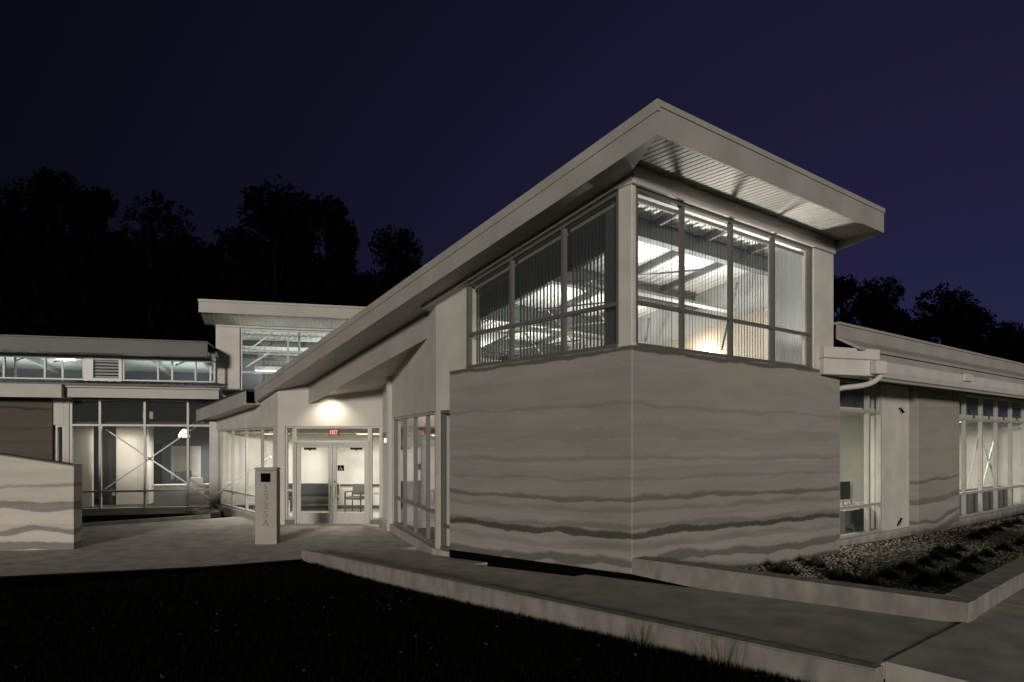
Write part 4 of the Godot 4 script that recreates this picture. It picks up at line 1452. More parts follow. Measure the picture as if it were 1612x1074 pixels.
func tower() -> void:
	var T := Transform3D(Basis(Vector3.UP, deg_to_rad(-24.4)), Vector3(-0.354, 0, -17.98)) * T_off(0, 0, -2.2)
	var t := thing("glazed_tower", "square raised block with tall lit windows and a broad flat roof behind the entry", "building", T)
	var s := st()
	slab(s, -0.24, 0.58, 4.0, 6.36, -0.35, 0.1, 0.012)
	put("corner_pier", s, M.white, t)
	window(t, T_off(0, 0, -0.05), [0.585, 2.25, 3.95, 5.65, 7.4], [4.05, 4.75, 5.55, 6.36], 0.0, 0.06, 0.12, M.pale_steel)
	s = st()
	slab(s, -0.24, 7.5, 6.365, 6.60, -0.4, 0.11, 0.01)
	put("head_trim", s, M.white, t)
	s = st()
	slab(s, -0.24, -0.14, 4.0, 6.62, -5.5, -0.351)
	slab(s, 7.4, 7.5, 4.0, 6.40, -5.5, -0.2)
	slab(s, -0.14, 7.4, 4.0, 6.72, -5.6, -5.5)
	put("side_wall", s, M.paint_grey, t)
	s = st()
	slab(s, -0.65, 8.2, 6.70, 7.10, 0.98, 1.02)
	slab(s, -0.65, -0.61, 6.70, 7.10, -5.8, 0.979)
	var ro := put("roof_fascia", s, M.fascia, t)
	s = st()
	slab(s, -0.67, 8.25, 7.08, 7.16, -5.9, 1.05)
	put("roof", s, M.fascia, ro)
	s = st()
	ribbed(s, Vector3(-0.60, 6.43, 0.10), Vector3(8.7, 0, 0), Vector3(0, 0.29, 0.875), Vector3.DOWN, 0.15, 0.008)
	quad(s, Vector3(-0.60, 6.732, 0.97), Vector3(-0.25, 6.732, 0.97), Vector3(-0.25, 6.62, -5.6), Vector3(-0.60, 6.62, -5.6), Vector3.DOWN)
	put("soffit", s, M.soffit, ro)
	# inside
	s = st()
	ribbed(s, Vector3(-0.14, 6.66, -0.42), Vector3(7.5, 0, 0), Vector3(0, -1.3, -5.05), Vector3.DOWN, 0.2, 0.03)
	put("ceiling_deck", s, M.deck, t)
	for z in [-1.5, -3.0, -4.5]:
		s = st()
		slab(s, -0.12, 7.38, 6.30 + z * 0.257, 6.52 + z * 0.257, z - 0.05, z + 0.05)
		put("beam", s, M.steel, t)
	s = st()
	slab(s, -0.12, 7.38, 5.45, 5.55, -1.3, -1.2)
	put("pipe", s, M.steel, t)
	s = st()
	slab(s, 0.9, 3.6, 4.95, 5.15, -1.9, -1.5, 0.03)
	put("duct", s, M.pale_steel, t)
	for x in [2.6, 4.4]:
		s = st()
		slab(s, x - 0.04, x + 0.04, 4.2, 6.66, -1.04, -0.96)
		put("post", s, M.pale_steel, t)
	s = st()
	tube(s, [Vector3(0.7, 5.55, -0.6), Vector3(1.6, 6.35, -0.9)], 0.03, 6)
	put("brace", s, M.deck, t)
	s = st()
	tube(s, [Vector3(0.7, 5.0, -0.6), Vector3(1.5, 5.6, -0.9)], 0.03, 6)
	put("brace", s, M.deck, t)
	for k in 12:
		s = st()
		slab(s, 1.3 + 0.2 * k, 1.32 + 0.2 * k, 4.5, 4.85, -2.0, -1.98)
		put("hanger", s, M.steel, t)
	s = st()
	slab(s, -0.14, 7.4, 4.0, 4.06, -5.5, -0.4)
	put("floor", s, M.paint_grey, t)
	for k in 2:
		var at := T * T_off([1.9, 4.8][k], 4.12, -1.6)
		var l := thing("linear_lamp", ["long linear light inside the raised glazed block, left one", "long linear light inside the raised glazed block, right one"][k], "lamp", at, "linear lights of the raised block")
		s = st()
		slab(s, -1.2, 1.2, 0.0, 0.06, -0.07, 0.07, 0.01)
		put("housing", s, M.pale_steel, l)
		s = st()
		slab(s, -1.15, 1.15, 0.061, 0.08, -0.05, 0.05)
		put("lamp_tube", s, M.tube_glow, l)
		area("linear_lamp_light", at * Vector3(0, 0.12, 0), Vector3.UP, Vector2(2.3, 0.1), 5.5, Color(0.98, 1.0, 0.95))
		area("linear_lamp_light", at * Vector3(0, -0.02, 0), Vector3.DOWN, Vector2(2.3, 0.1), 0.3, Color(0.92, 1.0, 0.97))


func right_wing() -> void:
	var t := thing("right_wing", "low wing at the right with earth piers and tall office windows under a deep gutter", "building")
	var s := st()
	var Z := -0.65
	window(t, T_off(0, 0, Z), [5.80, 7.0, 8.35, 8.97], [0.22, 0.84, 2.86, 3.50], 0.0, 0.06, 0.10, M.frame)
	s = st()
	slab(s, 8.975, 10.43, 0.18, 3.50, Z - 0.2, Z + 0.05, 0.01)
	put("white_panel", s, M.white, t)
	s = st()
	slab(s, 5.78, 10.43, -0.3, 0.215, Z - 0.2, Z + 0.10, 0.01)
	put("plinth", s, M.concrete, t)
	# earth pier
	var em := rammed("rammed_pier", 3.0, -0.4, 3.5, [
		[[[0, 3.42], [3, 3.42]], 0.10, 0.3, 0.04], [[[0, 2.0], [3, 2.02]], 0.03, 0.2, 0.04], [[[0, 1.28], [1.5, 1.31], [3, 1.34]], 0.09, 0.62, 0.05],
		[[[0, 0.78], [1.2, 0.80], [3, 0.92]], 0.16, 0.5, 0.06], [[[0, 0.32], [1.4, 0.30], [3, 0.52]], 0.12, 0.75, 0.07], [[[0, 0.0], [1.4, 0.05], [3, 0.3]], 0.24, 0.6, 0.07]],
		[0.30, 0.28, 0.248], [0.08, 0.075, 0.069], 512, 640, 47)
	s = st()
	for q in [[Vector3(10.432, 0, Z), Vector3(10.432, 0, -0.435), 0.0, 0.10, Vector3.LEFT], [Vector3(10.432, 0, -0.435), Vector3(10.452, 0, -0.415), 0.10, 0.11, Vector3(-1, 0, 1)], [Vector3(10.452, 0, -0.415), Vector3(13.05, 0, -0.415), 0.11, 1.0, Vector3.BACK], [Vector3(13.05, 0, -0.415), Vector3(13.05, 0, Z), 0.9, 1.0, Vector3.RIGHT], [Vector3(13.05, 0, Z), Vector3(10.432, 0, Z), 0.0, 1.0, Vector3.FORWARD]]:
		var a: Vector3 = q[0]
		var b: Vector3 = q[1]
		quad(s, Vector3(a.x, -0.4, a.z), Vector3(b.x, -0.4, b.z), Vector3(b.x, 3.5, b.z), Vector3(a.x, 3.5, a.z), q[4], Vector2(q[2], 1), Vector2(q[3], 1), Vector2(q[3], 0), Vector2(q[2], 0))
	put("earth_pier", s, em, t)
	# long window
	window(t, T_off(0, 0, -0.53), [13.06, 13.72, 14.97, 16.22, 17.50, 18.75, 20.0, 21.25], [0.22, 0.84, 2.80, 3.47], 0.0, 0.06, 0.10, M.frame)
	s = st()
	slab(s, 13.06, 24.0, -0.3, 0.215, -0.70, -0.42, 0.01)
	put("plinth", s, M.concrete, t)
	s = st()
	slab(s, 21.26, 24.0, 0.22, 3.5, -0.65, -0.4, 0.01)
	put("white_panel", s, M.white, t)
	# gutter, eave and roof
	s = st()
	slab(s, 6.14, 24.0, 3.36, 3.85, 0.36, 0.40)
	slab(s, 5.78, 24.0, 3.505, 3.535, -0.5, 0.359)
	var gt := put("eave_beam", s, M.fascia, t)
	s = st()
	prism(s, [Vector3(6.14, 3.40, 0.401), Vector3(6.14, 3.70, 0.401), Vector3(6.14, 3.70, 0.50), Vector3(6.14, 3.52, 0.50), Vector3(6.14, 3.42, 0.46)], Vector3(17.86, 0, 0))
	put("gutter", s, M.white, gt)
	s = st()
	prism(s, [Vector3(5.6, 3.86, 0.44), Vector3(5.6, 3.92, 0.44), Vector3(5.6, 4.14, 0.02), Vector3(5.6, 4.10, 0.02)], Vector3(18.4, 0, 0))
	put("roof_sheet", s, M.fascia, gt)
	# boxed return at the pavilion
	var TB := facade(Vector3(4.98, 0, 0.10), Vector3(6.14, 0, 0.52))
	s = st()
	slab(s, 0.0, 1.22, 3.41, 3.70, -0.42, 0.0, 0.012)
	put("gutter_box", s, M.white, gt, TB)
	s = st()
	slab(s, -0.02, 1.26, 3.702, 3.90, -0.44, 0.03, 0.012)
	put("gutter_cap", s, M.white, gt, TB)
	s = st()
	slab(s, 1.04, 1.28, 3.44, 3.68, 0.002, 0.16, 0.012)
	put("hopper", s, M.white, gt, TB)
	s = st()
	var p0 := Vector3(6.12, 3.40, 0.56)
	var p1 := Vector3(6.08, 3.24, 0.46)
	var p2 := Vector3(5.96, 3.23, 0.10)
	var pts := [Vector3(6.12, 3.47, 0.56)]
	for k in 8:
		var q := k / 7.0
		pts.append(p0.lerp(p1, q).lerp(p1.lerp(p2, q), q))
	for k in 7:
		var q := (k + 1) / 7.0
		pts.append(p2.lerp(Vector3(5.83, 3.21, -0.32), q).lerp(Vector3(5.83, 3.21, -0.32).lerp(Vector3(5.835, 2.95, -0.40), q), q))
	pts.append(Vector3(5.835, 0.25, -0.40))
	tube(s, pts, 0.05, 12)
	put("downpipe", s, M.white, gt)
	# upper fascia and roof behind
	s = st()
	slab(s, 5.70, 24.0, 4.10, 4.38, -0.04, 0.0)
	var uf := put("upper_fascia", s, M.fascia, t)
	s = st()
	slab(s, 5.70, 24.0, 4.385, 4.43, -8.0, 0.03)
	put("upper_roof", s, M.fascia, uf)
	for x in [10.4, 16.8]:
		s = st()
		slab(s, x, x + 0.5, 3.56, 3.72, 0.502, 0.56, 0.01)
		put("gutter_joint", s, M.white, gt)
	# --- rooms behind the glass
	s = st()
	slab(s, 5.78, 21.3, -0.1, -0.004, -5.2, -0.5)
	put("floor", s, M.carpet, t)
	s = st()
	slab(s, 5.78, 21.3, 2.86, 2.94, -5.2, -0.75)
	put("ceiling", s, M.ceiling_tile, t)
	s = st()
	slab(s, 5.78, 21.3, -0.1, 4.1, -5.3, -5.2)
	slab(s, 11.4, 11.5, -0.1, 4.1, -5.2, -0.7)
	slab(s, 5.78, 5.84, -0.1, 4.1, -5.2, -0.75)
	slab(s, 21.3, 21.4, -0.1, 4.1, -5.2, -0.5)
	slab(s, 15.2, 15.3, -0.1, 2.85, -5.2, -2.6)
	put("inner_wall", s, M.paint_green, t)
	s = st()
	slab(s, 12.5, 21.3, 2.95, 4.05, -1.0, -0.9)
	slab(s, 5.85, 10.4, 2.95, 4.05, -1.2, -1.1)
	put("plenum_wall", s, M.paint_dark, t)
	for q in [[13.6, 0.0, 12.7, 2.8], [13.5, 2.6, 14.2, 0.6], [16.0, 0.8, 17.2, 2.7], [17.1, 0.4, 18.6, 2.4], [17.3, 2.4, 18.6, 0.9]]:
		s = st()
		tube(s, [Vector3(q[0], q[1], -1.1 - 0.03 * q[0] + 0.4), Vector3(q[2], q[3], -1.1 - 0.03 * q[0] + 0.4)], 0.03, 6)
		put("brace", s, M.deck, t)
	s = st()
	slab(s, 14.95, 15.05, 0.0, 2.85, -1.6, -1.5)
	put("column", s, M.steel, t)
	s = st()
	slab(s, 14.85, 15.15, 0.0, 1.85, -1.68, -1.42, 0.01)
	put("column_casing", s, M.paint_cream, t)
	s = st()
	slab(s, 16.2, 17.6, 0.7, 2.2, -3.3, -3.2)
	put("pin_board", s, M.brown_board, t)

	for k in 3:
		var at := T_off([7.4, 13.9, 18.0][k], 2.82, [-2.6, -2.4, -2.4][k])
		var p := thing("ceiling_light", ["square ceiling light in the office beside the pavilion", "square ceiling light behind the first tall windows of the right wing", "square ceiling light behind the last tall windows at the photo's right edge"][k], "lamp", at, "ceiling lights of the right wing")
		s = st()
		slab(s, -0.6, 0.6, 0.0, 0.036, -0.3, 0.3, 0.004)
		put("light_panel", s, M.panel_glow, p)
		area("ceiling_light_lamp", at.origin + Vector3(0, -0.01, 0), Vector3.DOWN, Vector2(1.18, 0.58), 11.0, Color(1.0, 0.99, 0.92))
	var ds := thing("desk", "pale office desk behind the first window of the right wing", "desk", T_off(9.0, 0, -1.25))
	s = st()
	slab(s, -1.2, 0.9, 0.72, 0.76, -0.4, 0.4, 0.006)
	put("desktop", s, M.plastic, ds)
	for x in [-1.17, 0.87]:
		s = st()
		slab(s, x - 0.02, x + 0.02, 0.0, 0.718, -0.38, 0.38)
		put("leg", s, M.seat_cloth, ds)
	s = st()
	slab(s, -1.14, 0.84, 0.2, 0.717, -0.39, -0.37)
	put("modesty_panel", s, M.seat_cloth, ds)
	for k in 2:
		var mo := thing("monitor", ["pale-backed computer monitor standing on the office desk, right one", "dark computer monitor on the office desk, half hidden by the pavilion"][k], "monitor", Transform3D(Basis(Vector3.UP, [0.35, -0.2][k]), Vector3([9.08, 8.66][k], 0.76, -1.3)), "monitors on the office desk")
		s = st()
		box(s, Vector3(0, 0.34, 0), Vector3(0.56, 0.40, 0.035), Basis(), 0.01)
		put("screen_housing", s, M.paint_grey if k == 0 else M.black, mo)
		s = st()
		tube(s, [Vector3(0, 0.012, -0.02), Vector3(0, 0.22, -0.02)], 0.022, 8)
		slab(s, -0.12, 0.12, 0.0, 0.015, -0.1, 0.08, 0.004)
		put("stand", s, M.dark_frame, mo)
	var oc := thing("office_chair", "dark office chair beside the desk in the right wing's first window", "chair", Transform3D(Basis(Vector3.UP, 0.8), Vector3(10.0, 0, -1.9)))
	s = st()
	box(s, Vector3(0, 0.85, -0.24), Vector3(0.46, 0.5, 0.07), Basis(Vector3.RIGHT, -0.1), 0.03)
	put("backrest", s, M.upholstery, oc)
	s = st()
	box(s, Vector3(0, 0.46, 0), Vector3(0.48, 0.08, 0.48), Basis(), 0.03)
	put("seat", s, M.upholstery, oc)
	s = st()
	tube(s, [Vector3(0, 0.06, 0), Vector3(0, 0.42, 0)], 0.03, 8)
	for a in 5:
		bar(s, Vector3(0, 0.08, 0), Vector3(0.28 * cos(a * TAU / 5), 0.03, 0.28 * sin(a * TAU / 5)), 0.04, 0.03)
	put("base", s, M.black, oc)
	var sh := thing("shelf_unit", "dark shelf unit with stacked papers behind the far right windows", "shelf", T_off(16.9, 0, -2.4))
	for y in [0.3, 0.62, 0.94, 1.26]:
		s = st()
		slab(s, -0.5, 0.5, y, y + 0.03, -0.2, 0.2)
		put("shelf", s, M.dark_wood, sh)
		s = st()
		slab(s, -0.4, 0.1 + 0.3 * fmod(y * 7.0, 1.0), y + 0.032, y + 0.14, -0.17, 0.17)
		put("paper_stack", s, M.seat_cloth, sh)
	for x in [-0.5, 0.5]:
		s = st()
		slab(s, x - 0.02, x + 0.02, 0.0, 1.3, -0.21, 0.21)
		put("side_panel", s, M.dark_wood, sh)
	for k in 4:
		var cu := thing("low_cabinet", ["low grey cabinet behind the first pane right of the earth pier", "low grey cabinet behind the second pane right of the earth pier", "low grey cabinet before the brown board in the right wing", "low grey cabinet behind the window at the photo's right edge"][k], "cabinet", T_off(13.95 + 1.34 * k, 0, -1.0), "low cabinets in the right wing")
		s = st()
		slab(s, -0.63, 0.63, 0.0, 0.80, -0.25, 0.25, 0.01)
		put("carcass", s, M.seat_cloth, cu)
		for x in [-0.31, 0.31]:
			s = st()
			slab(s, x - 0.29, x + 0.29, 0.06, 0.76, 0.251, 0.262, 0.003)
			put("door", s, M.dark_frame, cu)
	# small dark lizard ornaments on the white panel
	for k in 2:
		var o := thing("wall_lizard", ["small dark lizard ornament high on the white panel of the right wing", "small dark lizard ornament low on the white panel of the right wing"][k], "ornament", Transform3D(Basis(Vector3.BACK, [-0.5, 0.4][k]), Vector3([9.95, 9.85][k], [2.93, 0.36][k], Z + 0.052)), "lizard ornaments on the white panel")
		s = st()
		tube(s, [Vector3(-0.13, -0.03, 0.012), Vector3(-0.05, 0.01, 0.016), Vector3(0.03, 0.0, 0.018), Vector3(0.09, 0.02, 0.016)], 0.017, 7)
		tube(s, [Vector3(0.09, 0.02, 0.016), Vector3(0.13, 0.03, 0.016)], 0.023, 7)
		put("body", s, M.black, o)
		for q in [[-0.03, 1], [-0.03, -1], [0.06, 1], [0.06, -1]]:
			s = st()
			tube(s, [Vector3(q[0], 0.005, 0.012), Vector3(q[0] + 0.03, 0.045 * q[1], 0.012), Vector3(q[0] + 0.005, 0.07 * q[1], 0.01)], 0.007, 5)
			put("leg", s, M.black, o)


func outdoors() -> void:
	var s := st()
	# kerb wall between lawn and walkway
	var kerb := thing("kerb_wall", "long low concrete kerb wall between the dark lawn and the ramped walkway", "kerb")
	var cuts := [-3.94, -1.9, 0.4, 2.7, 4.6, 6.45]
	for i in cuts.size() - 1:
		var a: float = cuts[i] + 0.004
		var b: float = cuts[i + 1] - 0.004
		s = st()
		prism(s, [Vector3(-1.94, -0.4, -a), Vector3(-1.94, -0.4, -b), Vector3(-1.94, curb_y(b) - 0.012, -b), Vector3(-1.94, curb_y(a) - 0.012, -a)], Vector3(0.148, 0, 0))
		prism(s, [Vector3(-1.928, curb_y(a) - 0.012, -a), Vector3(-1.928, curb_y(b) - 0.012, -b), Vector3(-1.928, curb_y(b), -b), Vector3(-1.928, curb_y(a), -a)], Vector3(0.124, 0, 0))
		put("kerb_segment", s, M.curb, kerb)

	# raised planter walls
	var pw := thing("planter_wall", "low pale concrete planter wall turning the corner before the right wing", "wall")
	s = st()
	prism(s, [Vector3(0.0, 0.0, 0.001), Vector3(0.0, 0.0, 3.90), Vector3(0.0, 0.79, 3.90), Vector3(0.0, 0.67, 0.001)], Vector3(0.25, 0, 0))
	put("front_wall", s, M.curb, pw)
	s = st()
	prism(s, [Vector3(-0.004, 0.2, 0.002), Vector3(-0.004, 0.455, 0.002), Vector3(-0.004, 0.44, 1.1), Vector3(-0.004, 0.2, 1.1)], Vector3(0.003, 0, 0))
	put("foot_strip", s, M.mulch, pw)  # dark strip along the foot of the planter wall
	var x0 := 0.252
	for k in 5:
		s = st()
		var x1 := x0 + 3.6
		var za := 3.90 - 0.066 * x0
		var zb := 3.90 - 0.066 * x1
		prism(s, [Vector3(x0, 0.0, za), Vector3(x1, 0.0, zb), Vector3(x1, 0.0, zb - 0.25), Vector3(x0, 0.0, za - 0.25)], Vector3(0, 0.788, 0))
		put("side_wall", s, M.curb, pw)
		x0 = x1 + 0.006

	# address post
	var T := facade(Vector3(-2.0, 0, -8.89), Vector3(-1.62, 0, -8.59))
	var ap := thing("address_post", "square pale concrete address post with vertical numerals before the entrance", "sign post", T)
	s = st()
	box(s, Vector3(0.24, 0.78, -0.12), Vector3(0.47, 1.60, 0.24), Basis(), 0.012)
	put("post_body", s, M.post_concrete, ap)
	s = st()
	box(s, Vector3(0.24, 1.615, -0.12), Vector3(0.485, 0.06, 0.255), Basis(), 0.02)
	put("cap", s, M.post_concrete, ap)
	s = st()
	slab(s, 0.135, 0.345, 1.34, 1.53, 0.0005, 0.008)
	put("square_plate", s, M.black, ap)  # black square plate on the post face, gives no light
	var fnt := SystemFont.new()
	fnt.font_names = PackedStringArray(["Droid Serif"])
	var text := "1335A"
	for k in 5:
		var tm := TextMesh.new()
		tm.text = text[k]
		tm.font = fnt
		tm.font_size = 64
		tm.pixel_size = 0.0031
		tm.depth = 0.012
		var tx := MeshInstance3D.new()
		tx.mesh = tm
		tx.material_override = M.dark_frame
		tx.position = Vector3(0.24, 1.20 - 0.185 * k, 0.006)
		tx.name = "numeral"
		ap.add_child(tx, true)

	# low earth wall at the left edge
	var LW := 6.0
	var em := rammed("rammed_low", LW, -0.2, 2.8, [
		[[[0, 1.36], [4.6, 1.33], [6, 1.34]], 0.09, 0.50, 0.06], [[[0, 1.05], [4.6, 1.05], [6, 1.04]], 0.04, 0.2, 0.05],
		[[[0, 0.95], [3.0, 0.99], [4.6, 0.95], [5.3, 0.88], [6, 0.90]], 0.20, 0.72, 0.05], [[[0, 0.42], [3.2, 0.36], [4.7, 0.38], [5.3, 0.46], [6, 0.38]], 0.15, 0.70, 0.05],
		[[[0, 0.24], [4.7, 0.22], [6, 0.24]], 0.02, 0.25, 0.04], [[[0, 0.1], [3.2, 0.06], [4.6, 0.09], [5.2, 0.13], [6, 0.08]], 0.22, 0.78, 0.05]],
		[0.55, 0.515, 0.46], [0.13, 0.124, 0.115], 1024, 512, 71)
	var TL := facade(Vector3(-5.12, 0, -10.52) - Vector3(0.861, 0, 0.509) * LW, Vector3(-5.12, 0, -10.52))
	var lw := thing("low_earth_wall", "low banded earth wall with a sloping top at the left edge", "wall", TL)
	s = st()
	var ty := func(x: float) -> float: return 1.70 + 0.167 * (LW - x)
	var uvh := func(y: float) -> float: return 1.0 - (y + 0.2) / 3.0
	quad(s, Vector3(0, -0.2, 0), Vector3(LW, -0.2, 0), Vector3(LW, ty.call(LW), 0), Vector3(0, ty.call(0.0), 0), Vector3.BACK, Vector2(0, 1), Vector2(1, 1), Vector2(1, uvh.call(ty.call(LW))), Vector2(0, uvh.call(ty.call(0.0))))
	quad(s, Vector3(LW, -0.2, 0), Vector3(LW, -0.2, -0.36), Vector3(LW, ty.call(LW), -0.36), Vector3(LW, ty.call(LW), 0), Vector3.RIGHT, Vector2(1, 1), Vector2(0.95, 1), Vector2(0.95, uvh.call(1.7)), Vector2(1, uvh.call(1.7)))
	quad(s, Vector3(0, -0.2, -0.36), Vector3(LW, -0.2, -0.36), Vector3(LW, ty.call(LW), -0.36), Vector3(0, ty.call(0.0), -0.36), Vector3.FORWARD, Vector2(0, 1), Vector2(1, 1), Vector2(1, uvh.call(ty.call(LW))), Vector2(0, uvh.call(ty.call(0.0))))
	quad(s, Vector3(0, -0.2, 0), Vector3(0, -0.2, -0.36), Vector3(0, ty.call(0.0), -0.36), Vector3(0, ty.call(0.0), 0), Vector3.LEFT, Vector2(0, 1), Vector2(0.05, 1), Vector2(0.05, 0.1), Vector2(0, 0.1))
	put("earth_body", s, em, lw)
	s = st()
	prism(s, [Vector3(0, ty.call(0.0) + 0.001, 0.012), Vector3(LW + 0.012, ty.call(LW) + 0.001, 0.012), Vector3(LW + 0.012, ty.call(LW) + 0.025, 0.012), Vector3(0, ty.call(0.0) + 0.025, 0.012)], Vector3(0, 0, -0.385))
	put("coping", s, M.bronze, lw)

	# rocks by the glazed corner
	var spots := [[-1.05, 17.6, "largest rounded rock in the bed, left of the corner post"], [-1.10, 16.97, "flat rock lying at the front left of the rock group"], [-0.81, 17.23, "rounded rock in the middle of the rock group"], [-0.67, 16.62, "rock at the front of the group, nearest the paving"], [-0.60, 17.5, "rock at the back of the group, close to the corner post"], [-0.50, 17.0, "rock at the right of the group under the side window"]]
	for k in spots.size():
		s = st()
		rock(s, 0.16 + 0.05 * rng.randf(), 100 + k)
		var o := put("rock", s, M.stone, null, Transform3D(Basis(Vector3.UP, rng.randf() * TAU), Vector3(spots[k][0], -0.10, -spots[k][1])))
		tag(o, spots[k][2], "rock", "rocks in the planting bed")

	# pebbles over the raised bed
	var pm := MultiMesh.new()
	pm.transform_format = MultiMesh.TRANSFORM_3D
	pm.use_colors = true
	s = st()
	lathe(s, Vector3.ZERO, [Vector2(0, -0.5), Vector2(0.42, -0.25), Vector2(0.5, 0.05), Vector2(0.3, 0.4), Vector2(0, 0.5)], 6)
	pm.mesh = s.commit()
	pm.instance_count = 9000
	for i in 9000:
		var x := 0.4 + 17.0 * pow(rng.randf(), 1.2)
		var z := lerpf(-0.5 if x > 5.8 else 0.05, 3.55 - 0.066 * x, rng.randf())
		var r := rng.randf_range(0.018, 0.055)
		var b := Basis.from_euler(Vector3(rng.randf() * TAU, rng.randf() * TAU, 0)).scaled(Vector3(r, r * 0.7, r * rng.randf_range(0.7, 1.2)))
		pm.set_instance_transform(i, Transform3D(b, Vector3(x, soil_y(x, z) + r * 0.2, z)))
		var g := rng.randf_range(0.35, 1.1)
		pm.set_instance_color(i, Color(g, g * 0.96, g * 0.9))
	var pi := MultiMeshInstance3D.new()
	pi.multimesh = pm
	pi.material_override = M.pebble
	pi.name = "gravel"
	pi.set_meta("kind", "stuff")
	pi.set_meta("label", "pale gravel scattered over the raised planting bed")
	pi.set_meta("category", "gravel")
	add_child(pi)

	# clumps of low planting, three kinds repeated
	var kinds := []
	for k in 3:
		s = st()
		var r := RandomNumberGenerator.new()
		r.seed = 300 + k
		for i in 1000:
			var az := r.randf() * TAU
			var el := acos(r.randf_range(0.05, 1.0))
			var d := Vector3(sin(el) * cos(az), cos(el), sin(el) * sin(az))
			var foot := Vector3(d.x, 0, d.z) * r.randf_range(0.0, 0.13)
			var len := r.randf_range(0.16, 0.30) * (0.85 + 0.15 * d.y)
			var tip := foot + d * len + Vector3(0, -0.10 * sin(el), 0) * len / 0.3
			var mid := foot.lerp(tip, 0.55) + Vector3(0, 0.05, 0)
			var w := d.cross(Vector3.UP).normalized() * r.randf_range(0.0025, 0.006)
			var n := w.cross(d).normalized()
			var tone := r.randf_range(0.55, 1.3)
			s.set_color(Color(tone, tone, tone * 0.9))
			tri(s, foot - w, foot + w, mid + w, n)
			tri(s, foot - w, mid + w, mid - w, n)
			tri(s, mid - w, mid + w, tip, n)
		kinds.append(s.commit())
	var where := [[2.69, -0.65], [3.80, -0.55], [2.82, -1.41], [2.56, -1.88], [3.51, -1.78], [4.48, -1.66], [5.32, -1.59], [6.28, -1.42], [3.29, -2.36], [3.94, -2.39], [7.36, -1.12], [8.11, -1.17], [5.15, -2.24], [6.44, -1.94], [7.64, -1.78], [10.78, -0.63], [11.68, -0.53], [12.70, -0.47], [13.81, -0.40], [14.66, -0.40], [8.85, -1.71], [10.21, -1.62], [6.89, -1.45], [11.6, -1.5], [13.0, -1.45]]
	var say := ["dark clump alone against the earth wall, leftmost of the bed", "dark clump at the foot of the earth wall, second from the left", "small dark clump just inside the planter's front wall", "broad dark clump hard against the middle of the planter's front wall", "clump behind the broad one at the planter's front wall", "clump on pale gravel before the office window's plinth", "clump on pale gravel below the white panel's left edge", "clump on pale gravel below the white panel's right edge",
		"dark clump nearest the planter's outer corner", "dark clump beside the one at the planter's outer corner", "clump before the left edge of the earth pier", "clump before the middle of the earth pier", "clump on the kerb side, third from the planter's outer corner", "clump on the kerb side, fourth from the planter's outer corner", "clump on the kerb side, fifth from the planter's outer corner", "green clump lit by the tall windows, first right of the earth pier", "green clump lit by the tall windows, second right of the earth pier", "green clump lit by the tall windows, third right of the earth pier", "green clump lit by the tall windows, fourth right of the earth pier", "green clump lit by the tall windows, at the photo's right edge",
		"clump on the kerb side opposite the earth pier", "clump on the kerb side at the photo's right edge", "clump between the white panel and the kerb, in the bed's middle", "far clump on the kerb side beyond the photo's right edge, nearer one", "far clump on the kerb side beyond the photo's right edge, farther one"]
	for k in where.size():
		var o := MeshInstance3D.new()
		o.mesh = kinds[k % 3]
		o.material_override = M.shrub_leaf
		o.name = numbered("grass_clump")
		var x: float = where[k][0]
		var z: float = -where[k][1]
		o.transform = Transform3D(Basis(Vector3.UP, rng.randf() * TAU).scaled(Vector3.ONE * rng.randf_range(0.72, 1.0)), Vector3(x, soil_y(x, z) - 0.02, z))
		add_child(o)
		tag(o, say[k], "plant", "clumps of low planting in the raised bed")

	# dry stalks before the kerb
	for k in 2:
		s = st()
		for i in 26:
			var p := Vector3(rng.randf_range(-0.09, 0.05), 0, rng.randf_range(-0.22, 0.22))
			var tip := p + Vector3(rng.randf_range(-0.08, 0.08), rng.randf_range(0.12, 0.36), rng.randf_range(-0.10, 0.10))
			var w := Vector3(0.002, 0, 0.003)
			tri(s, p - w, p + w, tip, Vector3(-0.7, 0, 0.7))
		var z: float = [1.9, 2.75][k]
		var o := put("dry_grass", s, M.dry_grass, null, T_off(-2.02, lawn_y(-2.02, z), z))
		tag(o, ["thin dry grass stalks before the kerb wall, left tuft", "thin dry grass stalks before the kerb wall, tuft nearest its right end"][k], "grass", "dry tufts along the kerb")

	# lawn: blades as one mass
	var bm := MultiMesh.new()
	bm.transform_format = MultiMesh.TRANSFORM_3D
	bm.use_colors = true
	s = st()
	for i in 7:
		var a := TAU * i / 7.0 + rng.randf()
		var p := Vector3(cos(a), 0, sin(a)) * rng.randf_range(0.0, 0.03)
		var tip := p + Vector3(cos(a) * 0.04, rng.randf_range(0.04, 0.085), sin(a) * 0.04)
		var w := Vector3(-sin(a), 0, cos(a)) * 0.004
		tri(s, p - w, p + w, tip, Vector3(cos(a), 0.6, sin(a)).normalized())
	bm.mesh = s.commit()
	bm.instance_count = 42000
	for i in 42000:
		var x := -1.97 - 11.0 * pow(rng.randf(), 1.3)
		var z := rng.randf_range(-6.3, 4.6)
		var y := lawn_y(x, z)
		if (Vector2(x + 3.67, -z - 6.44)).dot(Vector2(-0.339, -0.941)) < 0.1:
			y = -0.5
		bm.set_instance_transform(i, Transform3D(Basis(Vector3.UP, rng.randf() * TAU).scaled(Vector3.ONE * rng.randf_range(0.6, 1.25)), Vector3(x, y - 0.005, z)))
		var g := rng.randf_range(0.5, 1.8)
		bm.set_instance_color(i, Color(g, g, g))
	var bi := MultiMeshInstance3D.new()
	bi.multimesh = bm
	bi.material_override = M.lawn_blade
	bi.name = "grass"
	bi.set_meta("kind", "stuff")
	bi.set_meta("label", "near-black short grass of the lawn in the foreground")
	bi.set_meta("category", "grass")
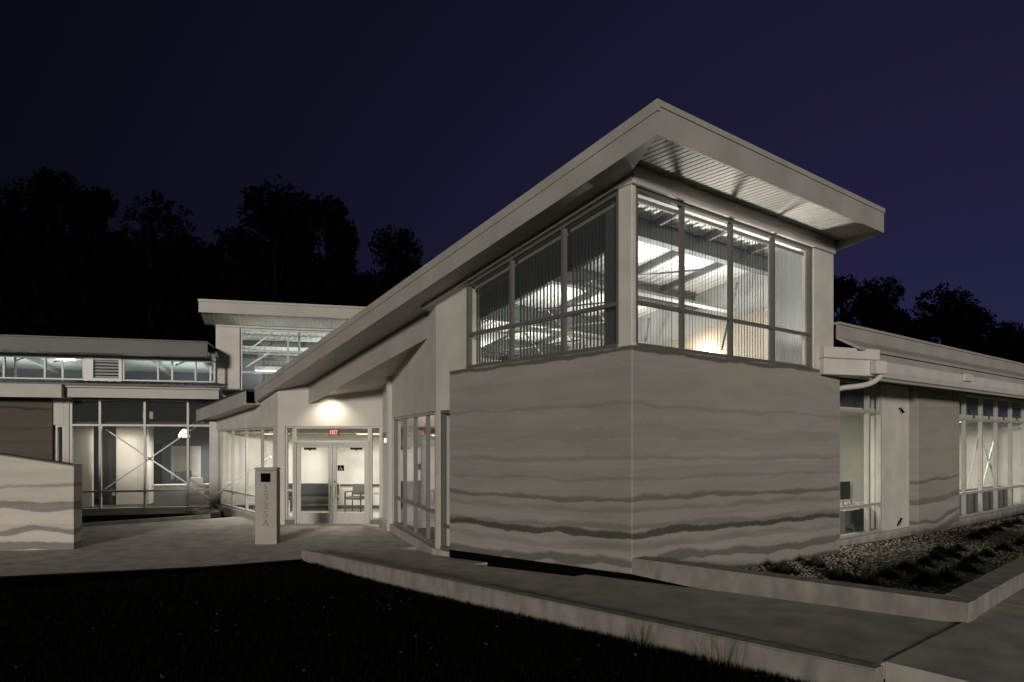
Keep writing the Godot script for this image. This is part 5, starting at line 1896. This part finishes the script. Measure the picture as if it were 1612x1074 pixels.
	add_child(bi)
	# fallen leaves on it
	var fm := MultiMesh.new()
	fm.transform_format = MultiMesh.TRANSFORM_3D
	s = st()
	for q in [[Vector3(-0.5, 0, 0), Vector3(0, 0.12, -0.25), Vector3(0, 0, 0.3)], [Vector3(0, 0.12, -0.25), Vector3(0.6, 0.1, 0), Vector3(0, 0, 0.3)]]:
		tri(s, q[0], q[1], q[2], Vector3.UP)
	fm.mesh = s.commit()
	fm.instance_count = 170
	for i in 170:
		var x := -2.1 - 6.0 * pow(rng.randf(), 1.6)
		var z := rng.randf_range(-4.0, 4.6)
		fm.set_instance_transform(i, Transform3D(Basis.from_euler(Vector3(rng.randf_range(-0.6, 0.6), rng.randf() * TAU, rng.randf_range(-0.6, 0.6))).scaled(Vector3.ONE * rng.randf_range(0.02, 0.05)), Vector3(x, lawn_y(x, z) + 0.06, z)))
	var fi := MultiMeshInstance3D.new()
	fi.multimesh = fm
	fi.material_override = M.dead_leaf
	fi.name = "fallen_leaves"
	fi.set_meta("kind", "stuff")
	fi.set_meta("label", "small dry fallen leaves scattered over the dark lawn")
	fi.set_meta("category", "leaves")
	add_child(fi)


func rock(s: SurfaceTool, r: float, seed_: int) -> void:
	var nz := FastNoiseLite.new()
	nz.seed = seed_
	nz.frequency = 1.3
	var at := func(i: int, j: int) -> Vector3:
		var el := PI * j / 6.0
		var az := TAU * (i % 9) / 9.0
		var d := Vector3(sin(el) * cos(az), cos(el), sin(el) * sin(az))
		return d * r * (1.0 + 0.5 * nz.get_noise_3dv(d)) * Vector3(1.3, 0.75, 1.0)
	for i in 9:
		for j in 6:
			var a: Vector3 = at.call(i, j)
			var b: Vector3 = at.call(i + 1, j)
			var c: Vector3 = at.call(i + 1, j + 1)
			var d: Vector3 = at.call(i, j + 1)
			if j > 0:
				tri(s, a, b, c, ((b - a).cross(c - a) * (1.0 if (b - a).cross(c - a).dot(a) > 0 else -1.0)).normalized())
			if j < 5:
				tri(s, a, c, d, ((c - a).cross(d - a) * (1.0 if (c - a).cross(d - a).dot(a) > 0 else -1.0)).normalized())


func trees() -> void:
	# a spray of leaves, shared by every crown
	var s := st()
	for i in 9:
		var c := Vector3(rng.randf_range(-0.5, 0.5), rng.randf_range(-0.4, 0.4), rng.randf_range(-0.5, 0.5))
		var b := Basis.from_euler(Vector3(rng.randf() * TAU, rng.randf() * TAU, rng.randf() * TAU))
		var e := b.x * 0.30
		var f := b.y * 0.15
		tri(s, c - e, c + f, c + e, b.z)
		tri(s, c - e, c + e, c - f, b.z)
	var spray := s.commit()
	# x, v, top, radius, what it is, share of the height that is crown
	var list := [
		[-4.1, 53.3, 20.3, 3.3, "tall dark tree at the photo's left edge behind the left wing"], [-1.6, 48.7, 20.2, 2.3, "dark tree with a high narrow top, second from the left edge"], [1.2, 51.6, 20.4, 2.1, "dark tree with a small rounded top, third from the left edge"],
		[2.6, 42.7, 18.0, 3.6, "broad dark tree left of the raised glazed block"], [5.8, 44.0, 14.8, 2.9, "lower dark tree directly behind the raised glazed block's left edge"], [9.5, 39.7, 19.7, 3.7, "tallest dark round-crowned tree in the middle, behind the raised glazed block"],
		[13.1, 39.4, 19.2, 2.2, "loose dark tree with gaps, right of the tallest round-crowned one"], [17.7, 38.2, 17.7, 3.0, "dark tree beside the pavilion's rising roof edge"], [23.6, 39.9, 16.6, 2.6, "dark tree half hidden by the pavilion's rising roof edge"],
		[53.1, 22.5, 16.4, 2.0, "narrow dark tree just right of the pavilion's end pier"], [53.8, 19.4, 16.0, 2.9, "dark round tree second right of the pavilion"], [55.5, 15.4, 14.8, 3.2, "wide dark tree over the middle of the right wing's roof"], [52.6, 10.1, 10.8, 2.2, "low loose dark tree at the photo's right edge"]]
	for q in list:
		var r := RandomNumberGenerator.new()
		r.seed = int(q[0] * 10) + 977
		var t := thing("tree", q[4], "tree", T_off(q[0], -0.45, -q[1]), "trees behind the buildings")
		var top: float = q[2] + 0.45
		var rad: float = q[3]
		var lobes := [[Vector3(r.randf_range(-0.2, 0.2) * rad, top - rad * 0.5, 0), rad * 0.55]]
		for i in 24:
			var y := lerpf(top * 0.30, top - rad * 0.75, r.randf())
			var a := r.randf() * TAU
			var wide := lerpf(1.05, 0.62, clampf((y - top * 0.3) / (top * 0.6), 0, 1))
			lobes.append([Vector3(cos(a) * rad * wide * 0.8, y, sin(a) * rad * wide * 0.8), rad * r.randf_range(0.20, 0.52)])
		s = st()
		tube(s, [Vector3(0, 0, 0), Vector3(0.1, top * 0.2, 0), Vector3(-0.1, top * 0.45, 0.1)], 0.30, 8)
		tube(s, [Vector3(-0.1, top * 0.45, 0.1), Vector3(0.1, top * 0.7, 0), Vector3(0, top - rad * 0.4, 0)], 0.17, 6)
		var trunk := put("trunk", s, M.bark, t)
		for i in 9:
			s = st()
			var c: Vector3 = lobes[i + 1][0]
			tube(s, [Vector3(0, maxf(top * 0.2, c.y - rad * 0.9), 0), c * Vector3(0.5, 1, 0.5) + Vector3(0, -0.3 * rad, 0), c], 0.07, 5)
			put("limb", s, M.bark, trunk)
		var mm := MultiMesh.new()
		mm.transform_format = MultiMesh.TRANSFORM_3D
		mm.use_colors = true
		mm.mesh = spray
		var n := 4200
		mm.instance_count = n
		for i in n:
			var l: Array = lobes[r.randi() % lobes.size()]
			var d := Vector3(r.randfn(), r.randfn(), r.randfn()).normalized() * (1.12 * pow(r.randf(), 0.38)) * (l[1] as float)
			d.y *= 0.8
			mm.set_instance_transform(i, Transform3D(Basis.from_euler(Vector3(r.randf() * TAU, r.randf() * TAU, 0)).scaled(Vector3.ONE * r.randf_range(0.28, 0.80)), l[0] + d))
			var g := r.randf_range(0.5, 1.4)
			mm.set_instance_color(i, Color(g, g, g))
		var cr := MultiMeshInstance3D.new()
		cr.multimesh = mm
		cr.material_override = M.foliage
		cr.name = "crown"
		cr.set_meta("kind", "stuff")
		t.add_child(cr)
	# the wood below and behind them, one dark mass
	var um := MultiMesh.new()
	um.transform_format = MultiMesh.TRANSFORM_3D
	um.use_colors = true
	um.mesh = spray
	um.instance_count = 16000
	var nz := FastNoiseLite.new()
	nz.seed = 3
	nz.frequency = 0.02
	for i in 16000:
		var a := rng.randf_range(-0.78, 0.80)
		var r := rng.randf_range(50.0, 58.0)
		var left := smoothstep(0.45, -0.45, a)
		var h := (4.5 + 11.0 * left + 1.8 * nz.get_noise_1d(a * 900.0)) * sqrt(rng.randf())
		um.set_instance_transform(i, Transform3D(Basis.from_euler(Vector3(rng.randf() * TAU, rng.randf() * TAU, 0)).scaled(Vector3.ONE * rng.randf_range(0.9, 1.7)), Vector3(-6.975 + r * sin(a + 0.679), h - 0.4, 6.103 - r * cos(a + 0.679))))
		var g := rng.randf_range(0.5, 1.3)
		um.set_instance_color(i, Color(g, g, g))
	var ui := MultiMeshInstance3D.new()
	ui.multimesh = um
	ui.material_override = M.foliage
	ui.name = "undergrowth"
	ui.set_meta("kind", "stuff")
	ui.set_meta("label", "black mass of undergrowth below the trees behind the buildings")
	ui.set_meta("category", "undergrowth")
	add_child(ui)
